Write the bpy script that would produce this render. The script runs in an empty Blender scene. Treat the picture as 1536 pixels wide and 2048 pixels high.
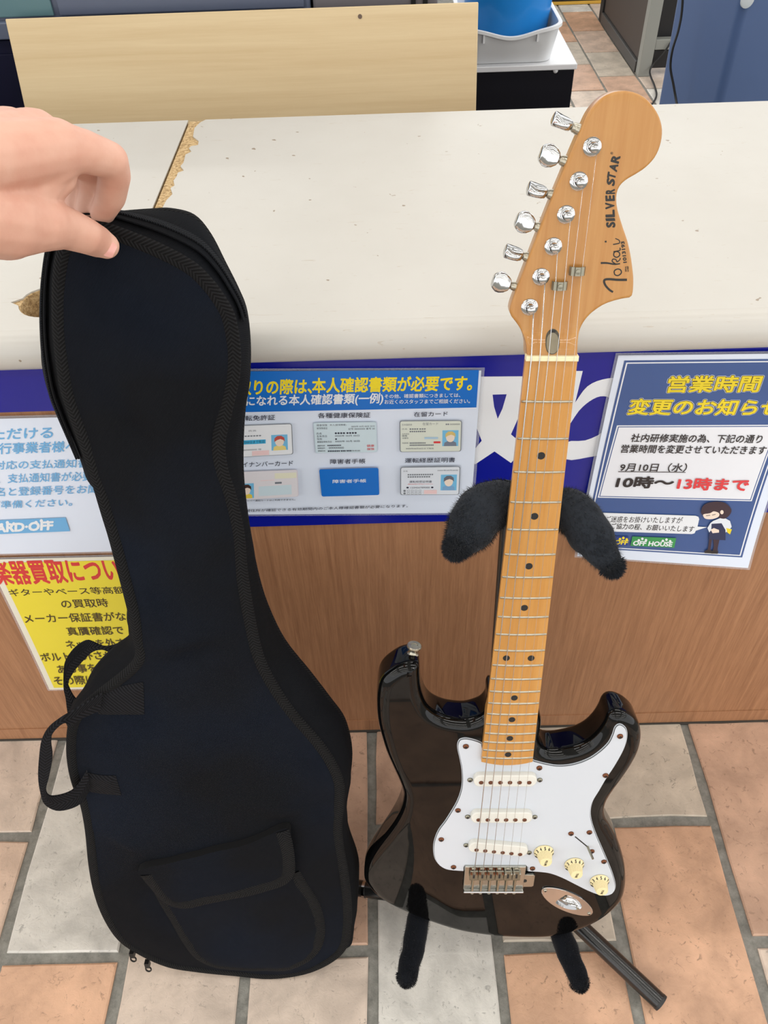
import bpy, bmesh, math, random
from mathutils import Vector, Matrix, noise
from mathutils.geometry import delaunay_2d_cdt
random.seed(7)
SC = bpy.context.scene
COL = SC.collection
# ------------------------------------------------------------------ camera
CAMZ = 1.26
F = 1640.0
PITCH, ROLL, YAW = math.radians(45.536), math.radians(-2.230), math.radians(0.866)
_right = Vector((math.cos(YAW), math.sin(YAW), 0)); _fh = Vector((-math.sin(YAW), math.cos(YAW), 0)); _up = Vector((0, 0, 1))
FWD = _fh * math.cos(PITCH) - _up * math.sin(PITCH)
_u = _fh * math.sin(PITCH) + _up * math.cos(PITCH)
RIGHT = _right * math.cos(ROLL) + _u * math.sin(ROLL)
UP = -_right * math.sin(ROLL) + _u * math.cos(ROLL)
CAM = Vector((0, 0, CAMZ))
cd = bpy.data.cameras.new('camera'); cam = bpy.data.objects.new('camera', cd); COL.objects.link(cam)
cd.sensor_fit = 'VERTICAL'; cd.sensor_height = 36; cd.lens = 36 * F / 2048; cd.clip_start = 0.01
m = Matrix((RIGHT, UP, -FWD)).transposed().to_4x4(); m.translation = CAM
cam.matrix_world = m
SC.camera = cam
# ------------------------------------------------------------------ world, lights, exposure
w = bpy.data.worlds.new('world'); SC.world = w; w.use_nodes = True
w.node_tree.nodes['Background'].inputs[0].default_value = (0.97, 0.985, 1.0, 1)
w.node_tree.nodes['Background'].inputs[1].default_value = 1.9
SC.view_settings.view_transform = 'Standard'; SC.view_settings.look = 'None'
SC.view_settings.gamma = 1; SC.view_settings.use_curve_mapping = False
SC.view_settings.exposure = 0.07
LAMP_W = 12.8
SC.cycles.max_bounces = 4; SC.cycles.diffuse_bounces = 2; SC.cycles.glossy_bounces = 3; SC.cycles.transmission_bounces = 2; SC.cycles.transparent_max_bounces = 6
def tube_lamp(x, y, z=2.86):
    l = bpy.data.lights.new('ceiling_tube_lamp', 'AREA'); l.shape = 'RECTANGLE'; l.size = 2.4; l.size_y = 0.10
    l.energy = LAMP_W; l.color = (1.0, 0.97, 0.93)
    o = bpy.data.objects.new('ceiling_tube_lamp', l); COL.objects.link(o); o.location = (x, y, z)
for yy in (-6.9, -5.5, -4.1, -2.7, -1.3, 0.1, 1.5, 2.9, 4.3):
    for xx in (-4.5, -1.5, 1.5, 4.5):
        tube_lamp(xx - 0.35, yy)
# ------------------------------------------------------------------ pixel helpers: rays of the photograph to real planes
def ray(x, y):
    return RIGHT * ((x - 768) / F) + UP * (-(y - 1024) / F) + FWD
def onY(p, Y):
    d = ray(*p); return CAM + d * (Y / d.y)
def onZ(p, z):
    d = ray(*p); return CAM + d * ((z - CAMZ) / d.z)
def onP(p, o, n):
    d = ray(*p); return CAM + d * ((o - CAM).dot(n) / d.dot(n))
# ------------------------------------------------------------------ materials
def srgb(r, g, b):
    f = lambda c: (c / 255 / 12.92) if c <= 10 else ((c / 255 + 0.055) / 1.055) ** 2.4
    return (f(r), f(g), f(b), 1)
MATS = {}
def mat(name, col, rough=0.5, metal=0.0, coat=0.0, spec=0.5, alpha=1.0, trans=0.0, sheen=0.0, sss=0.0):
    if name in MATS: return MATS[name]
    m = bpy.data.materials.new(name); m.use_nodes = True
    b = m.node_tree.nodes['Principled BSDF']
    b.inputs['Base Color'].default_value = col; b.inputs['Roughness'].default_value = rough; b.inputs['Metallic'].default_value = metal
    b.inputs['Coat Weight'].default_value = coat; b.inputs['Coat Roughness'].default_value = 0.03
    b.inputs['Specular IOR Level'].default_value = spec; b.inputs['Alpha'].default_value = alpha
    b.inputs['Transmission Weight'].default_value = trans
    if sheen: b.inputs['Sheen Weight'].default_value = sheen; b.inputs['Sheen Roughness'].default_value = 0.4
    if sss:
        b.inputs['Subsurface Weight'].default_value = sss; b.inputs['Subsurface Radius'].default_value = (0.012, 0.005, 0.003); b.inputs['Subsurface Scale'].default_value = 0.6
    MATS[name] = m
    return m
class NT:
    def __init__(s, m): s.t = m.node_tree; s.b = s.t.nodes['Principled BSDF']
    def n(s, typ, **kw):
        nd = s.t.nodes.new(typ)
        for k, v in kw.items():
            if k in nd.inputs: nd.inputs[k].default_value = v
            else: setattr(nd, k, v)
        return nd
    def l(s, a, b): s.t.links.new(a, b)
    def coord(s, kind='Object', scale=(1, 1, 1), rot=(0, 0, 0)):
        tc = s.n('ShaderNodeTexCoord'); mp = s.n('ShaderNodeMapping'); s.l(tc.outputs[kind], mp.inputs[0])
        mp.inputs['Scale'].default_value = scale; mp.inputs['Rotation'].default_value = rot
        return mp.outputs[0]
    def noise(s, vec, scale, detail=3, rough=0.55, dist=0.0):
        nd = s.n('ShaderNodeTexNoise', Scale=scale, Detail=detail, Roughness=rough, Distortion=dist); s.l(vec, nd.inputs['Vector']); return nd.outputs['Fac']
    def ramp(s, fac, stops):
        r = s.n('ShaderNodeValToRGB'); e = r.color_ramp.elements
        while len(e) < len(stops): e.new(0.5)
        for el, (p, c) in zip(e, stops): el.position = p; el.color = c
        s.l(fac, r.inputs[0]); return r.outputs[0]
    def mix(s, fac, a, b, mode='MIX'):
        x = s.n('ShaderNodeMix', data_type='RGBA', blend_type=mode)
        for inp, v in ((x.inputs[0], fac), (x.inputs[6], a), (x.inputs[7], b)):
            if hasattr(v, 'links') or hasattr(v, 'is_linked'): s.l(v, inp)
            else: inp.default_value = v
        return x.outputs[2]
    def bump(s, h, strength=0.3, dist=0.001):
        b = s.n('ShaderNodeBump', Strength=strength, Distance=dist); s.l(h, b.inputs['Height']); s.l(b.outputs[0], s.b.inputs['Normal'])
    def color(s, c): s.l(c, s.b.inputs['Base Color'])
g = lambda v: (v, v, v, 1)
def M_tile(i, rgb):
    m = mat('tile_%d' % i, srgb(*rgb), 0.42, spec=0.35)
    n = NT(m); c = n.coord('Object'); c0 = srgb(*rgb)
    oi = n.n('ShaderNodeObjectInfo'); va = n.n('ShaderNodeVectorMath', operation='ADD'); n.l(c, va.inputs[0]); n.l(oi.outputs['Location'], va.inputs[1])
    v = va.outputs[0]
    blot = n.noise(v, 14, 5, 0.6, 0.4); fine = n.noise(v, 90, 4, 0.7, 1.0)
    dk = tuple(x * 0.72 for x in c0[:3]) + (1,); lt = tuple(min(1, x * 1.18) for x in c0[:3]) + (1,)
    col = n.mix(n.ramp(blot, [(0.3, g(0)), (0.7, g(1))]), dk, lt)
    spots = n.ramp(fine, [(0.33, g(0)), (0.40, g(1))])
    col = n.mix(spots, tuple(x * 0.62 for x in c0[:3]) + (1,), col)
    ck = n.n('ShaderNodeTexVoronoi', feature='DISTANCE_TO_EDGE', Scale=34.0); nv = n.n('ShaderNodeTexNoise', Scale=22.0, Detail=4.0); n.l(v, nv.inputs['Vector']); vm = n.n('ShaderNodeVectorMath', operation='MULTIPLY_ADD'); n.l(nv.outputs['Color'], vm.inputs[0]); vm.inputs[1].default_value = (0.09, 0.09, 0.09); n.l(v, vm.inputs[2]); n.l(vm.outputs[0], ck.inputs['Vector'])
    msk = n.noise(v, 30, 3, 0.6); crk = n.mix(n.ramp(msk, [(0.60, g(0)), (0.66, g(1))]), g(1), n.ramp(ck.outputs['Distance'], [(0.006, g(0)), (0.022, g(1))]))
    col = n.mix(crk, tuple(x * 0.62 for x in c0[:3]) + (1,), col)
    n.color(col)
    h = n.mix(0.5, blot, fine); n.bump(h, 0.5, 0.0025)
    return m
TILES = [M_tile(i, c) for i, c in enumerate([(216, 212, 204), (208, 182, 162), (210, 168, 138), (212, 194, 178), (202, 166, 142), (202, 189, 172)])]
M_grout = mat('grout', srgb(134, 132, 124), 0.9); n = NT(M_grout); nn = n.noise(n.coord('Object'), 60, 5, 0.7)
n.color(n.ramp(nn, [(0.3, srgb(112, 111, 105)), (0.75, srgb(158, 156, 148))])); n.bump(nn, 0.6, 0.003)
def wood(name, c1, c2, scale, rough, axis='Z', coat=0.0, bump=0.1, nscale=6, spec=0.5):
    m = mat(name, c1, rough, coat=coat, spec=spec); n = NT(m)
    sc = {'Z': (scale, scale, scale * 0.035), 'X': (scale * 0.035, scale, scale), 'Y': (scale, scale * 0.04, scale)}[axis]
    v = n.coord('Object', sc)
    a = n.noise(v, nscale, 6, 0.65, 0.6); b = n.noise(v, nscale * 4, 4, 0.7, 0.2)
    f = n.mix(0.4, a, b); n.color(n.ramp(f, [(0.32, c2), (0.62, c1)])); n.bump(f, bump, 0.001)
    return m
M_panel = wood('panel_laminate', srgb(176, 128, 92), srgb(140, 96, 66), 26, 0.45, 'Z', 0.05)
M_ply = wood('plywood', srgb(212, 190, 150), srgb(196, 170, 128), 8, 0.55, 'X', nscale=3)
M_maple = wood('maple', srgb(204, 150, 82), srgb(188, 130, 62), 26, 0.32, 'Y', coat=0.25, spec=0.3, bump=0.02, nscale=3)
M_mapleh = wood('maple_head', srgb(190, 140, 80), srgb(174, 118, 58), 24, 0.32, 'Y', coat=0.25, bump=0.0, nscale=2.5, spec=0.3)
M_lam = mat('white_laminate', srgb(214, 208, 197), 0.34); n = NT(M_lam); v = n.coord('Object')
nz = n.noise(v, 3, 4, 0.6); c1 = n.ramp(nz, [(0.3, srgb(193, 189, 181)), (0.75, srgb(204, 201, 194))])
sc = n.noise(n.coord('Object', (18, 140, 40), (0, 0, 0.5)), 2.0, 3, 0.5, 1.5); s2 = n.ramp(sc, [(0.70, g(0)), (0.715, g(1))])
c1 = n.mix(s2, c1, srgb(188, 180, 168)); sp = n.noise(v, 70, 2, 0.4); c1 = n.mix(n.ramp(sp, [(0.745, g(0)), (0.76, g(1))]), c1, srgb(150, 135, 118)); n.color(c1)
M_pb = mat('particleboard', srgb(196, 166, 120), 0.9); n = NT(M_pb); v = n.coord('Object'); a = n.noise(v, 260, 4, 0.7)
n.color(n.ramp(a, [(0.3, srgb(120, 92, 58)), (0.5, srgb(196, 164, 116)), (0.75, srgb(226, 204, 164))])); n.bump(a, 1.0, 0.002)
M_dark = mat('black_inside', g(0.004), 0.9)
M_blue = mat('band_blue', srgb(14, 25, 144), 0.22)
M_white = mat('print_white', srgb(235, 238, 242), 0.35)
M_paper = mat('paper_white', srgb(226, 235, 250), 0.3, coat=0.2)
M_film = mat('laminate_film', srgb(225, 228, 235), 0.08, alpha=0.30)
def ink(name, r, gg, b, rough=0.35): return mat('ink_' + name, srgb(r, gg, b), rough)
K_body = mat('guitar_black', g(0.0025), 0.03, spec=0.32)
K_guard = mat('pickguard_white', srgb(204, 209, 216), 0.25, coat=0.1)
K_guard2 = mat('pickguard_black', g(0.01), 0.4)
K_cover = mat('pickup_white', srgb(222, 220, 211), 0.3)
K_cream = mat('knob_cream', srgb(238, 222, 172), 0.35)
K_chrome = mat('chrome', g(0.58), 0.09, 1.0)
K_nickel = mat('aged_nickel', srgb(178, 172, 156), 0.28, 1.0)
K_rust = mat('rusty_screw', srgb(120, 72, 46), 0.55, 0.6)
K_dull = mat('dull_steel', srgb(150, 146, 130), 0.4, 1.0)
K_pole = mat('pole_piece', srgb(110, 66, 46), 0.5, 0.5)
K_bone = mat('nut_bone', srgb(240, 226, 184), 0.35)
K_ink = mat('logo_black', srgb(26, 22, 14), 0.4)
K_string = mat('string_steel', g(0.6), 0.25, 1.0)
K_hole = mat('hole_dark', g(0.01), 0.6)
def fabric(name, col, scale=900, rough=0.9, bs=0.35):
    m = mat(name, col, 0.92, spec=0.08); n = NT(m); v = n.coord('Object')
    a = n.n('ShaderNodeTexWave', Scale=scale * 0.35, Distortion=1.0); n.l(n.coord('Object', (1, 1, 1), (0.3, 0.2, 0.7)), a.inputs[0])
    nz = n.noise(v, 9, 4, 0.6); d = tuple(x * 0.75 for x in col[:3]) + (1,); l = tuple(x * 1.45 for x in col[:3]) + (1,)
    big = n.noise(v, 4.5, 3, 0.5); cc = n.mix(n.ramp(nz, [(0.3, g(0)), (0.72, g(1))]), d, l)
    n.color(n.mix(n.ramp(big, [(0.36, g(0)), (0.56, g(0.85))]), cc, srgb(19, 19, 20))); n.bump(a.outputs['Fac'], bs, 0.0006)
    return m
M_bag = fabric('bag_navy_cloth', srgb(20, 25, 35))
M_bagneck = fabric('bag_black_cloth', srgb(22, 24, 28))
def woven(name, c, freq=520):
    m = mat(name, c, 0.85, spec=0.15); n = NT(m)
    tc = n.n('ShaderNodeUVMap'); sp = n.n('ShaderNodeSeparateXYZ'); n.l(tc.outputs[0], sp.inputs[0])
    ab = n.n('ShaderNodeMath', operation='ABSOLUTE'); n.l(sp.outputs[1], ab.inputs[0])
    ad = n.n('ShaderNodeMath', operation='ADD'); n.l(sp.outputs[0], ad.inputs[0]); n.l(ab.outputs[0], ad.inputs[1])
    mu = n.n('ShaderNodeMath', operation='MULTIPLY'); n.l(ad.outputs[0], mu.inputs[0]); mu.inputs[1].default_value = freq * 3.4
    si = n.n('ShaderNodeMath', operation='SINE'); n.l(mu.outputs[0], si.inputs[0])
    ma = n.n('ShaderNodeMath', operation='MULTIPLY_ADD'); n.l(si.outputs[0], ma.inputs[0]); ma.inputs[1].default_value = 0.5; ma.inputs[2].default_value = 0.5
    d = tuple(x * 0.45 for x in c[:3]) + (1,); l = tuple(x * 1.5 for x in c[:3]) + (1,)
    n.color(n.ramp(ma.outputs[0], [(0.1, d), (0.9, l)])); n.bump(ma.outputs[0], 0.9, 0.001)
    return m
M_bind = woven('binding_black', srgb(25, 25, 26))
M_web = woven('webbing_black', srgb(25, 25, 28), 420)
M_zip = woven('zip_teeth', srgb(30, 32, 36), 900)
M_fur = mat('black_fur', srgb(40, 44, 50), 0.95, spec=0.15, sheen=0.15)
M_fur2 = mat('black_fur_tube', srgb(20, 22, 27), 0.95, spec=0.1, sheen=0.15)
M_tube = mat('stand_black_tube', g(0.012), 0.22, spec=0.6)
M_skin = mat('skin', srgb(226, 172, 144), 0.48, spec=0.35); n = NT(M_skin); v = n.coord('Object')
a = n.noise(v, 28, 4, 0.6); n.color(n.ramp(a, [(0.3, srgb(212, 156, 134)), (0.7, srgb(222, 176, 154))])); b2 = n.noise(v, 500, 3, 0.6); n.bump(b2, 0.12, 0.0006)
M_nail = mat('nail', srgb(224, 164, 152), 0.25, coat=0.4)
# ------------------------------------------------------------------ mesh helpers
def obj(name, vs, fs, m=None, parent=None, smooth=False, uvs=None):
    me = bpy.data.meshes.new(name); me.from_pydata([tuple(v) for v in vs], [], fs); me.validate(); me.update()
    if m is not None:
        for x in (m if isinstance(m, list) else [m]): me.materials.append(x)
    if smooth:
        me.polygons.foreach_set('use_smooth', [True] * len(me.polygons))
    if uvs is not None:
        ul = me.uv_layers.new(name='uv')
        for l in me.loops: ul.data[l.index].uv = uvs[l.vertex_index]
    o = bpy.data.objects.new(name, me); COL.objects.link(o)
    if parent is not None: o.parent = parent
    return o
def sharp(o, deg=35):
    o.data.set_sharp_from_angle(angle=math.radians(deg)); return o
def tag(o, label=None, cat=None, group=None, kind=None):
    for k, v in (('label', label), ('category', cat), ('group', group), ('kind', kind)):
        if v: o[k] = v
    return o
def empty(name, loc=(0, 0, 0), mtx=None):
    o = bpy.data.objects.new(name, None); COL.objects.link(o); o.empty_display_size = 0.05
    if mtx is not None: o.matrix_world = mtx
    else: o.location = loc
    return o
class MB:
    def __init__(s): s.v = []; s.f = []; s.uv = []
    def add(s, vs, fs, uv=None):
        k = len(s.v); s.v += [Vector(v) for v in vs]; s.f += [[i + k for i in f] for f in fs]
        s.uv += uv if uv is not None else [(0, 0)] * len(vs)
    def box(s, a, b):
        (x0, y0, z0), (x1, y1, z1) = a, b
        s.add([(x0, y0, z0), (x1, y0, z0), (x1, y1, z0), (x0, y1, z0), (x0, y0, z1), (x1, y0, z1), (x1, y1, z1), (x0, y1, z1)],
              [[0, 3, 2, 1], [4, 5, 6, 7], [0, 1, 5, 4], [1, 2, 6, 5], [2, 3, 7, 6], [3, 0, 4, 7]])
    def tube(s, pts, rad, seg=12, cap=True, flat=None):
        pts = [Vector(p) for p in pts]; n = len(pts)
        if not isinstance(rad, (list, tuple)): rad = [rad] * n
        t0 = (pts[1] - pts[0]).normalized(); a = t0.orthogonal().normalized()
        vs = []; uv = []; L = 0
        for i, p in enumerate(pts):
            t = (pts[min(i + 1, n - 1)] - pts[max(i - 1, 0)]).normalized()
            a = (a - t * a.dot(t)).normalized(); b = t.cross(a)
            if i: L += (p - pts[i - 1]).length
            for k in range(seg):
                an = 2 * math.pi * k / seg
                vs.append(p + (a * math.cos(an) + b * math.sin(an)) * rad[i]); uv.append((L, an * rad[i]))
        fs = [[i * seg + k, i * seg + (k + 1) % seg, (i + 1) * seg + (k + 1) % seg, (i + 1) * seg + k] for i in range(n - 1) for k in range(seg)]
        if cap: fs += [list(range(seg))[::-1], list(range((n - 1) * seg, n * seg))]
        s.add(vs, fs, uv)
    def lathe(s, prof, seg=24, origin=(0, 0, 0), ax=None, ay=None, az=None):
        o = Vector(origin); ax = ax or Vector((1, 0, 0)); ay = ay or Vector((0, 1, 0)); az = az or Vector((0, 0, 1))
        vs = []
        for r, h in prof:
            for k in range(seg):
                an = 2 * math.pi * k / seg; vs.append(o + ax * (r * math.cos(an)) + ay * (r * math.sin(an)) + az * h)
        n = len(prof)
        fs = [[i * seg + k, i * seg + (k + 1) % seg, (i + 1) * seg + (k + 1) % seg, (i + 1) * seg + k] for i in range(n - 1) for k in range(seg)]
        fs += [list(range(seg))[::-1], list(range((n - 1) * seg, n * seg))]
        s.add(vs, fs)
    def build(s, name, m, parent=None, smooth=False, uv=False, ang=None):
        o = obj(name, s.v, s.f, m, parent, smooth, s.uv if uv else None)
        if ang: sharp(o, ang)
        return o
def box(name, a, b, m, parent=None, bev=0.0):
    k = MB(); k.box(a, b); o = k.build(name, m, parent)
    if bev: bevel(o, bev)
    return o
def bevel(o, r, seg=2):
    bm = bmesh.new(); bm.from_mesh(o.data)
    bmesh.ops.bevel(bm, geom=bm.edges[:], offset=r, segments=seg, profile=0.5, affect='EDGES', clamp_overlap=True)
    bm.to_mesh(o.data); bm.free()
def catmull(pts, per=6, closed=True):
    n = len(pts); out = []
    P = [Vector(p) for p in pts]
    rng = range(n) if closed else range(n - 1)
    for i in rng:
        if closed: p0, p1, p2, p3 = P[(i - 1) % n], P[i], P[(i + 1) % n], P[(i + 2) % n]
        else: p0, p1, p2, p3 = P[max(i - 1, 0)], P[i], P[i + 1], P[min(i + 2, n - 1)]
        for k in range(per):
            t = k / per
            out.append(0.5 * ((2 * p1) + (p2 - p0) * t + (2 * p0 - 5 * p1 + 4 * p2 - p3) * t * t + (3 * p1 - p0 - 3 * p2 + p3) * t ** 3))
    if not closed: out.append(P[-1])
    return out
def area2(p): return sum(p[i][0] * p[(i + 1) % len(p)][1] - p[(i + 1) % len(p)][0] * p[i][1] for i in range(len(p))) / 2
def resample(p, step, closed=True):
    P = [Vector(q) for q in p]; 
    if closed: P.append(P[0])
    L = [0]
    for i in range(1, len(P)): L.append(L[-1] + (P[i] - P[i - 1]).length)
    n = max(3, int(round(L[-1] / step))); out = []; j = 0
    for k in range(n if closed else n + 1):
        t = L[-1] * k / n
        while j < len(L) - 2 and L[j + 1] < t: j += 1
        s = (t - L[j]) / max(1e-9, L[j + 1] - L[j]); out.append(P[j].lerp(P[j + 1], s))
    return out
def inset(p, d):
    n = len(p); out = []
    sgn = 1 if area2(p) > 0 else -1
    for i in range(n):
        a, b, c = Vector(p[i - 1][:2]), Vector(p[i][:2]), Vector(p[(i + 1) % n][:2])
        t = (c - a)
        if t.length < 1e-9: t = b - a
        t.normalize(); nn = Vector((-t.y, t.x)) * sgn; out.append(b + nn * d)
    return out
def inside(p, q):
    x, y = q; r = False; n = len(p); j = n - 1
    for i in range(n):
        if (p[i][1] > y) != (p[j][1] > y) and x < (p[j][0] - p[i][0]) * (y - p[i][1]) / (p[j][1] - p[i][1]) + p[i][0]: r = not r
        j = i
    return r
def bdist(p, q):
    b = 1e9; q = Vector(q[:2]); n = len(p)
    for i in range(n):
        a = Vector(p[i][:2]); c = Vector(p[(i + 1) % n][:2]); d = c - a; L = d.length_squared
        t = 0 if L < 1e-14 else max(0, min(1, (q - a).dot(d) / L)); b = min(b, (a + d * t - q).length_squared)
    return math.sqrt(b)
def fill(outer, holes=(), step=None, margin=0.45):
    V = []; E = []
    for lp in [outer] + list(holes):
        k = len(V); n = len(lp); V += [Vector(p[:2]) for p in lp]; E += [(k + i, k + (i + 1) % n) for i in range(n)]
    if step:
        xs = [p[0] for p in outer]; ys = [p[1] for p in outer]; j = 0; y = min(ys) + step * 0.5
        while y < max(ys):
            x = min(xs) + (step * 0.5 if j % 2 else step)
            while x < max(xs):
                q = (x, y)
                if inside(outer, q) and bdist(outer, q) > step * margin and all((not inside(h, q)) and bdist(h, q) > step * margin for h in holes): V.append(Vector(q))
                x += step
            y += step * 0.87; j += 1
    vs, es, fs, ov, oe, of = delaunay_2d_cdt(V, E, [], 1, 1e-7)
    out = []
    for f in fs:
        c = sum((vs[i] for i in f), Vector((0, 0))) / len(f)
        if not inside(outer, c) or any(inside(h, c) for h in holes): continue
        ff = list(f)
        a = vs[ff[0]]; b = vs[ff[1]]; c2 = vs[ff[2]]
        if (b - a).cross(c2 - a) < 0: ff.reverse()
        out.append(ff)
    return [Vector(v) for v in vs], out
def slab(mb, outer, z0, z1, T=None, holes=(), bev=0.0, step=None, bottom=True):
    """prism between z0 (bottom) and z1 (top) with a bevelled top edge, in local xy, mapped by T(x, y, z)"""
    T = T or (lambda x, y, z: Vector((x, y, z)))
    if area2(outer) < 0: outer = outer[::-1]
    n = len(outer)
    rings = [(0, z0)] + ([(0, z1 - bev), (bev * 0.3, z1 - bev * 0.3), (bev, z1)] if bev else [(0, z1)])
    L = []; 
    for d, z in rings: L.append(([Vector(p[:2]) for p in outer] if d == 0 else inset(outer, d), z))
    vs = []; 
    for lp, z in L: vs += [T(p.x, p.y, z) for p in lp]
    fs = [[r * n + i, r * n + (i + 1) % n, (r + 1) * n + (i + 1) % n, (r + 1) * n + i] for r in range(len(L) - 1) for i in range(n)]
    mb.add(vs, fs)
    hs = [list(h) if area2(h) < 0 else list(h)[::-1] for h in holes]
    v2, f2 = fill(L[-1][0], hs, step); mb.add([T(p.x, p.y, z1) for p in v2], f2)
    if bottom:
        v2, f2 = fill(L[0][0], hs); mb.add([T(p.x, p.y, z0) for p in v2], [f[::-1] for f in f2])
    for h in hs:
        k = len(h); mb.add([T(p[0], p[1], z0) for p in h] + [T(p[0], p[1], z1) for p in h], [[i, (i + 1) % k, k + (i + 1) % k, k + i] for i in range(k)])
def ribbon(mb, A, B, th=0.0015):
    """a strap between two edge polylines, with thickness"""
    n = len(A); A = [Vector(a) for a in A]; B = [Vector(b) for b in B]; vs = []; uv = []; L = 0
    for i in range(n):
        t = ((A[min(i + 1, n - 1)] + B[min(i + 1, n - 1)]) - (A[max(i - 1, 0)] + B[max(i - 1, 0)])).normalized()
        c = (B[i] - A[i]); nn = t.cross(c).normalized() * th * 0.5
        if i: L += ((A[i] + B[i]) / 2 - (A[i - 1] + B[i - 1]) / 2).length
        vs += [A[i] + nn, B[i] + nn, B[i] - nn, A[i] - nn]; h = c.length / 2; uv += [(L, -h), (L, h), (L, h), (L, -h)]
    fs = [[i * 4 + k, i * 4 + (k + 1) % 4, (i + 1) * 4 + (k + 1) % 4, (i + 1) * 4 + k] for i in range(n - 1) for k in range(4)]
    fs += [[0, 3, 2, 1], [n * 4 - 4, n * 4 - 3, n * 4 - 2, n * 4 - 1]]
    mb.add(vs, fs, uv)
def circle(cx, cy, r, n=16, ry=None): return [(cx + r * math.cos(2 * math.pi * i / n), cy + (ry or r) * math.sin(2 * math.pi * i / n)) for i in range(n)]
def smooth01(t): t = max(0, min(1, t)); return t * t * (3 - 2 * t)
_tc = {}
def text_mesh(s):
    """triangles of a line of type in units of its ink box, plus the ink box size in ems"""
    if s in _tc: return _tc[s]
    cu = bpy.data.curves.new('type', 'FONT'); cu.body = s; cu.size = 1; cu.resolution_u = 3
    o = bpy.data.objects.new('type', cu); COL.objects.link(o)
    dg = bpy.context.evaluated_depsgraph_get(); me = o.evaluated_get(dg).to_mesh()
    vs = [Vector(v.co[:2]) for v in me.vertices]; fs = [list(p.vertices) for p in me.polygons]
    o.evaluated_get(dg).to_mesh_clear(); bpy.data.objects.remove(o); bpy.data.curves.remove(cu)
    x0 = min(v.x for v in vs); x1 = max(v.x for v in vs); y0 = min(v.y for v in vs); y1 = max(v.y for v in vs)
    vs = [Vector(((v.x - x0) / (x1 - x0), (v.y - y0) / (y1 - y0))) for v in vs]
    _tc[s] = (vs, fs, x1 - x0, y1 - y0); return _tc[s]
def bold_copies(t, bold):
    vs, fs, ex, ey = text_mesh(t); out = []; of = []
    sh = [(0, 0)]
    if bold > 0.0:
        n = 4 if bold < 0.02 else 8 if bold < 0.05 else 12
        sh += [(bold * math.cos(2 * math.pi * (i + .5) / n), bold * math.sin(2 * math.pi * (i + .5) / n)) for i in range(n)]
    for c, (dx, dy) in enumerate(sh):
        k = len(out); out += [(v.x + dx / ex, v.y + dy / ey, c) for v in vs]; of += [[i + k for i in f] for f in fs]
    return out, of
# ------------------------------------------------------------------ floor
floor = box('floor', (-6.0, -8.0, -0.05), (6.0, 8.0, -0.004), M_grout); tag(floor, 'grey grout floor set with rectangular terracotta tiles', kind='structure')
ceiling = box('ceiling', (-6.0, -8.0, 2.9), (6.0, 8.0, 3.0), mat('ceiling_panel', srgb(232, 230, 226), 0.9)); tag(ceiling, 'pale shop ceiling above the counter, carrying tube lamps', kind='structure')
def tile(x0, x1, y0, y1, mi, gr=0.0075, top=0.0):
    x0 += gr; x1 -= gr; y0 += gr; y1 -= gr
    base = [(x0, y0), ((x0 * 2 + x1) / 3, y0), ((x0 + x1 * 2) / 3, y0), (x1, y0), (x1, (y0 * 2 + y1) / 3), (x1, (y0 + y1 * 2) / 3), (x1, y1), ((x0 + x1 * 2) / 3, y1), ((x0 * 2 + x1) / 3, y1), (x0, y1), (x0, (y0 + y1 * 2) / 3), (x0, (y0 * 2 + y1) / 3)]
    cx, cy = (x0 + x1) / 2, (y0 + y1) / 2; J = 0.0016
    base = [(p[0] - cx + random.uniform(-J, J), p[1] - cy + random.uniform(-J, J)) for p in base]
    n = len(base); vs = []
    for d, z in ((0, -0.006), (0, -0.0015), (0.0022, 0.0)):
        vs += [(p[0] * (1 - d / 0.08), p[1] * (1 - d / 0.16), z) for p in base]
    fs = [[r * n + i, r * n + (i + 1) % n, (r + 1) * n + (i + 1) % n, (r + 1) * n + i] for r in range(2) for i in range(n)] + [list(range(2 * n, 3 * n))]
    o = obj('tile', vs, fs, TILES[mi], floor); o.location = (cx, cy, top + random.uniform(-0.0006, 0.0006))
H = CAMZ
CX = lambda k: (-0.0365 + 0.1405 * k) * H
P1, P2, RL = 0.293 * H, 0.433 * H, 0.2795 * H
# column (left boundary k) -> {row index: colour}; row 0 is the tile reaching the counter, row -1 the next one towards the camera
near = {-4: (P2, {0: 3, -1: 1, -2: 2}), -3: (P1, {0: 0, -1: 2, -2: 3}), -2: (P2, {0: 4, -1: 3, -2: 2}), -1: (P1, {0: 4, -1: 3, -2: 1}),
        0: (P2, {0: 4, -1: 0, -2: 2}), 1: (P1, {0: 5, -1: 2, -2: 0}), 2: (P2, {0: 5, -1: 2, -2: 3}), 3: (P1, {0: 4, -1: 3, -2: 2})}
for k in range(-7, 7):
    y0, cols = near.get(k, (P2 if k % 2 == 0 else P1, {}))
    for j in range(-4, 1):
        tile(CX(k), CX(k + 1), y0 + j * RL, min(y0 + (j + 1) * RL, 0.722), cols.get(j, random.randrange(6)))
farc = {0: {}, 1: {}}
FP, FW, FL = 0.959, 0.166, 0.33
fcol = {(-1, 0): 3, (-1, 1): 4, (-1, 2): 5, (-1, 3): 2, (0, 0): 4, (0, 1): 5, (0, 2): 1, (0, 3): 2, (0, 4): 0, (1, 1): 3, (1, 2): 4, (1, 3): 0}
for k in range(-2, 5):
    y0 = 3.885 if k % 2 == 0 else 3.719
    for j in range(-3, 5):
        tile(FP + k * FW, FP + (k + 1) * FW, y0 + (j - 1) * FL, y0 + j * FL, fcol.get((k, j), random.choice([1, 3, 5, 0, 4])), gr=0.005)
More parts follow.
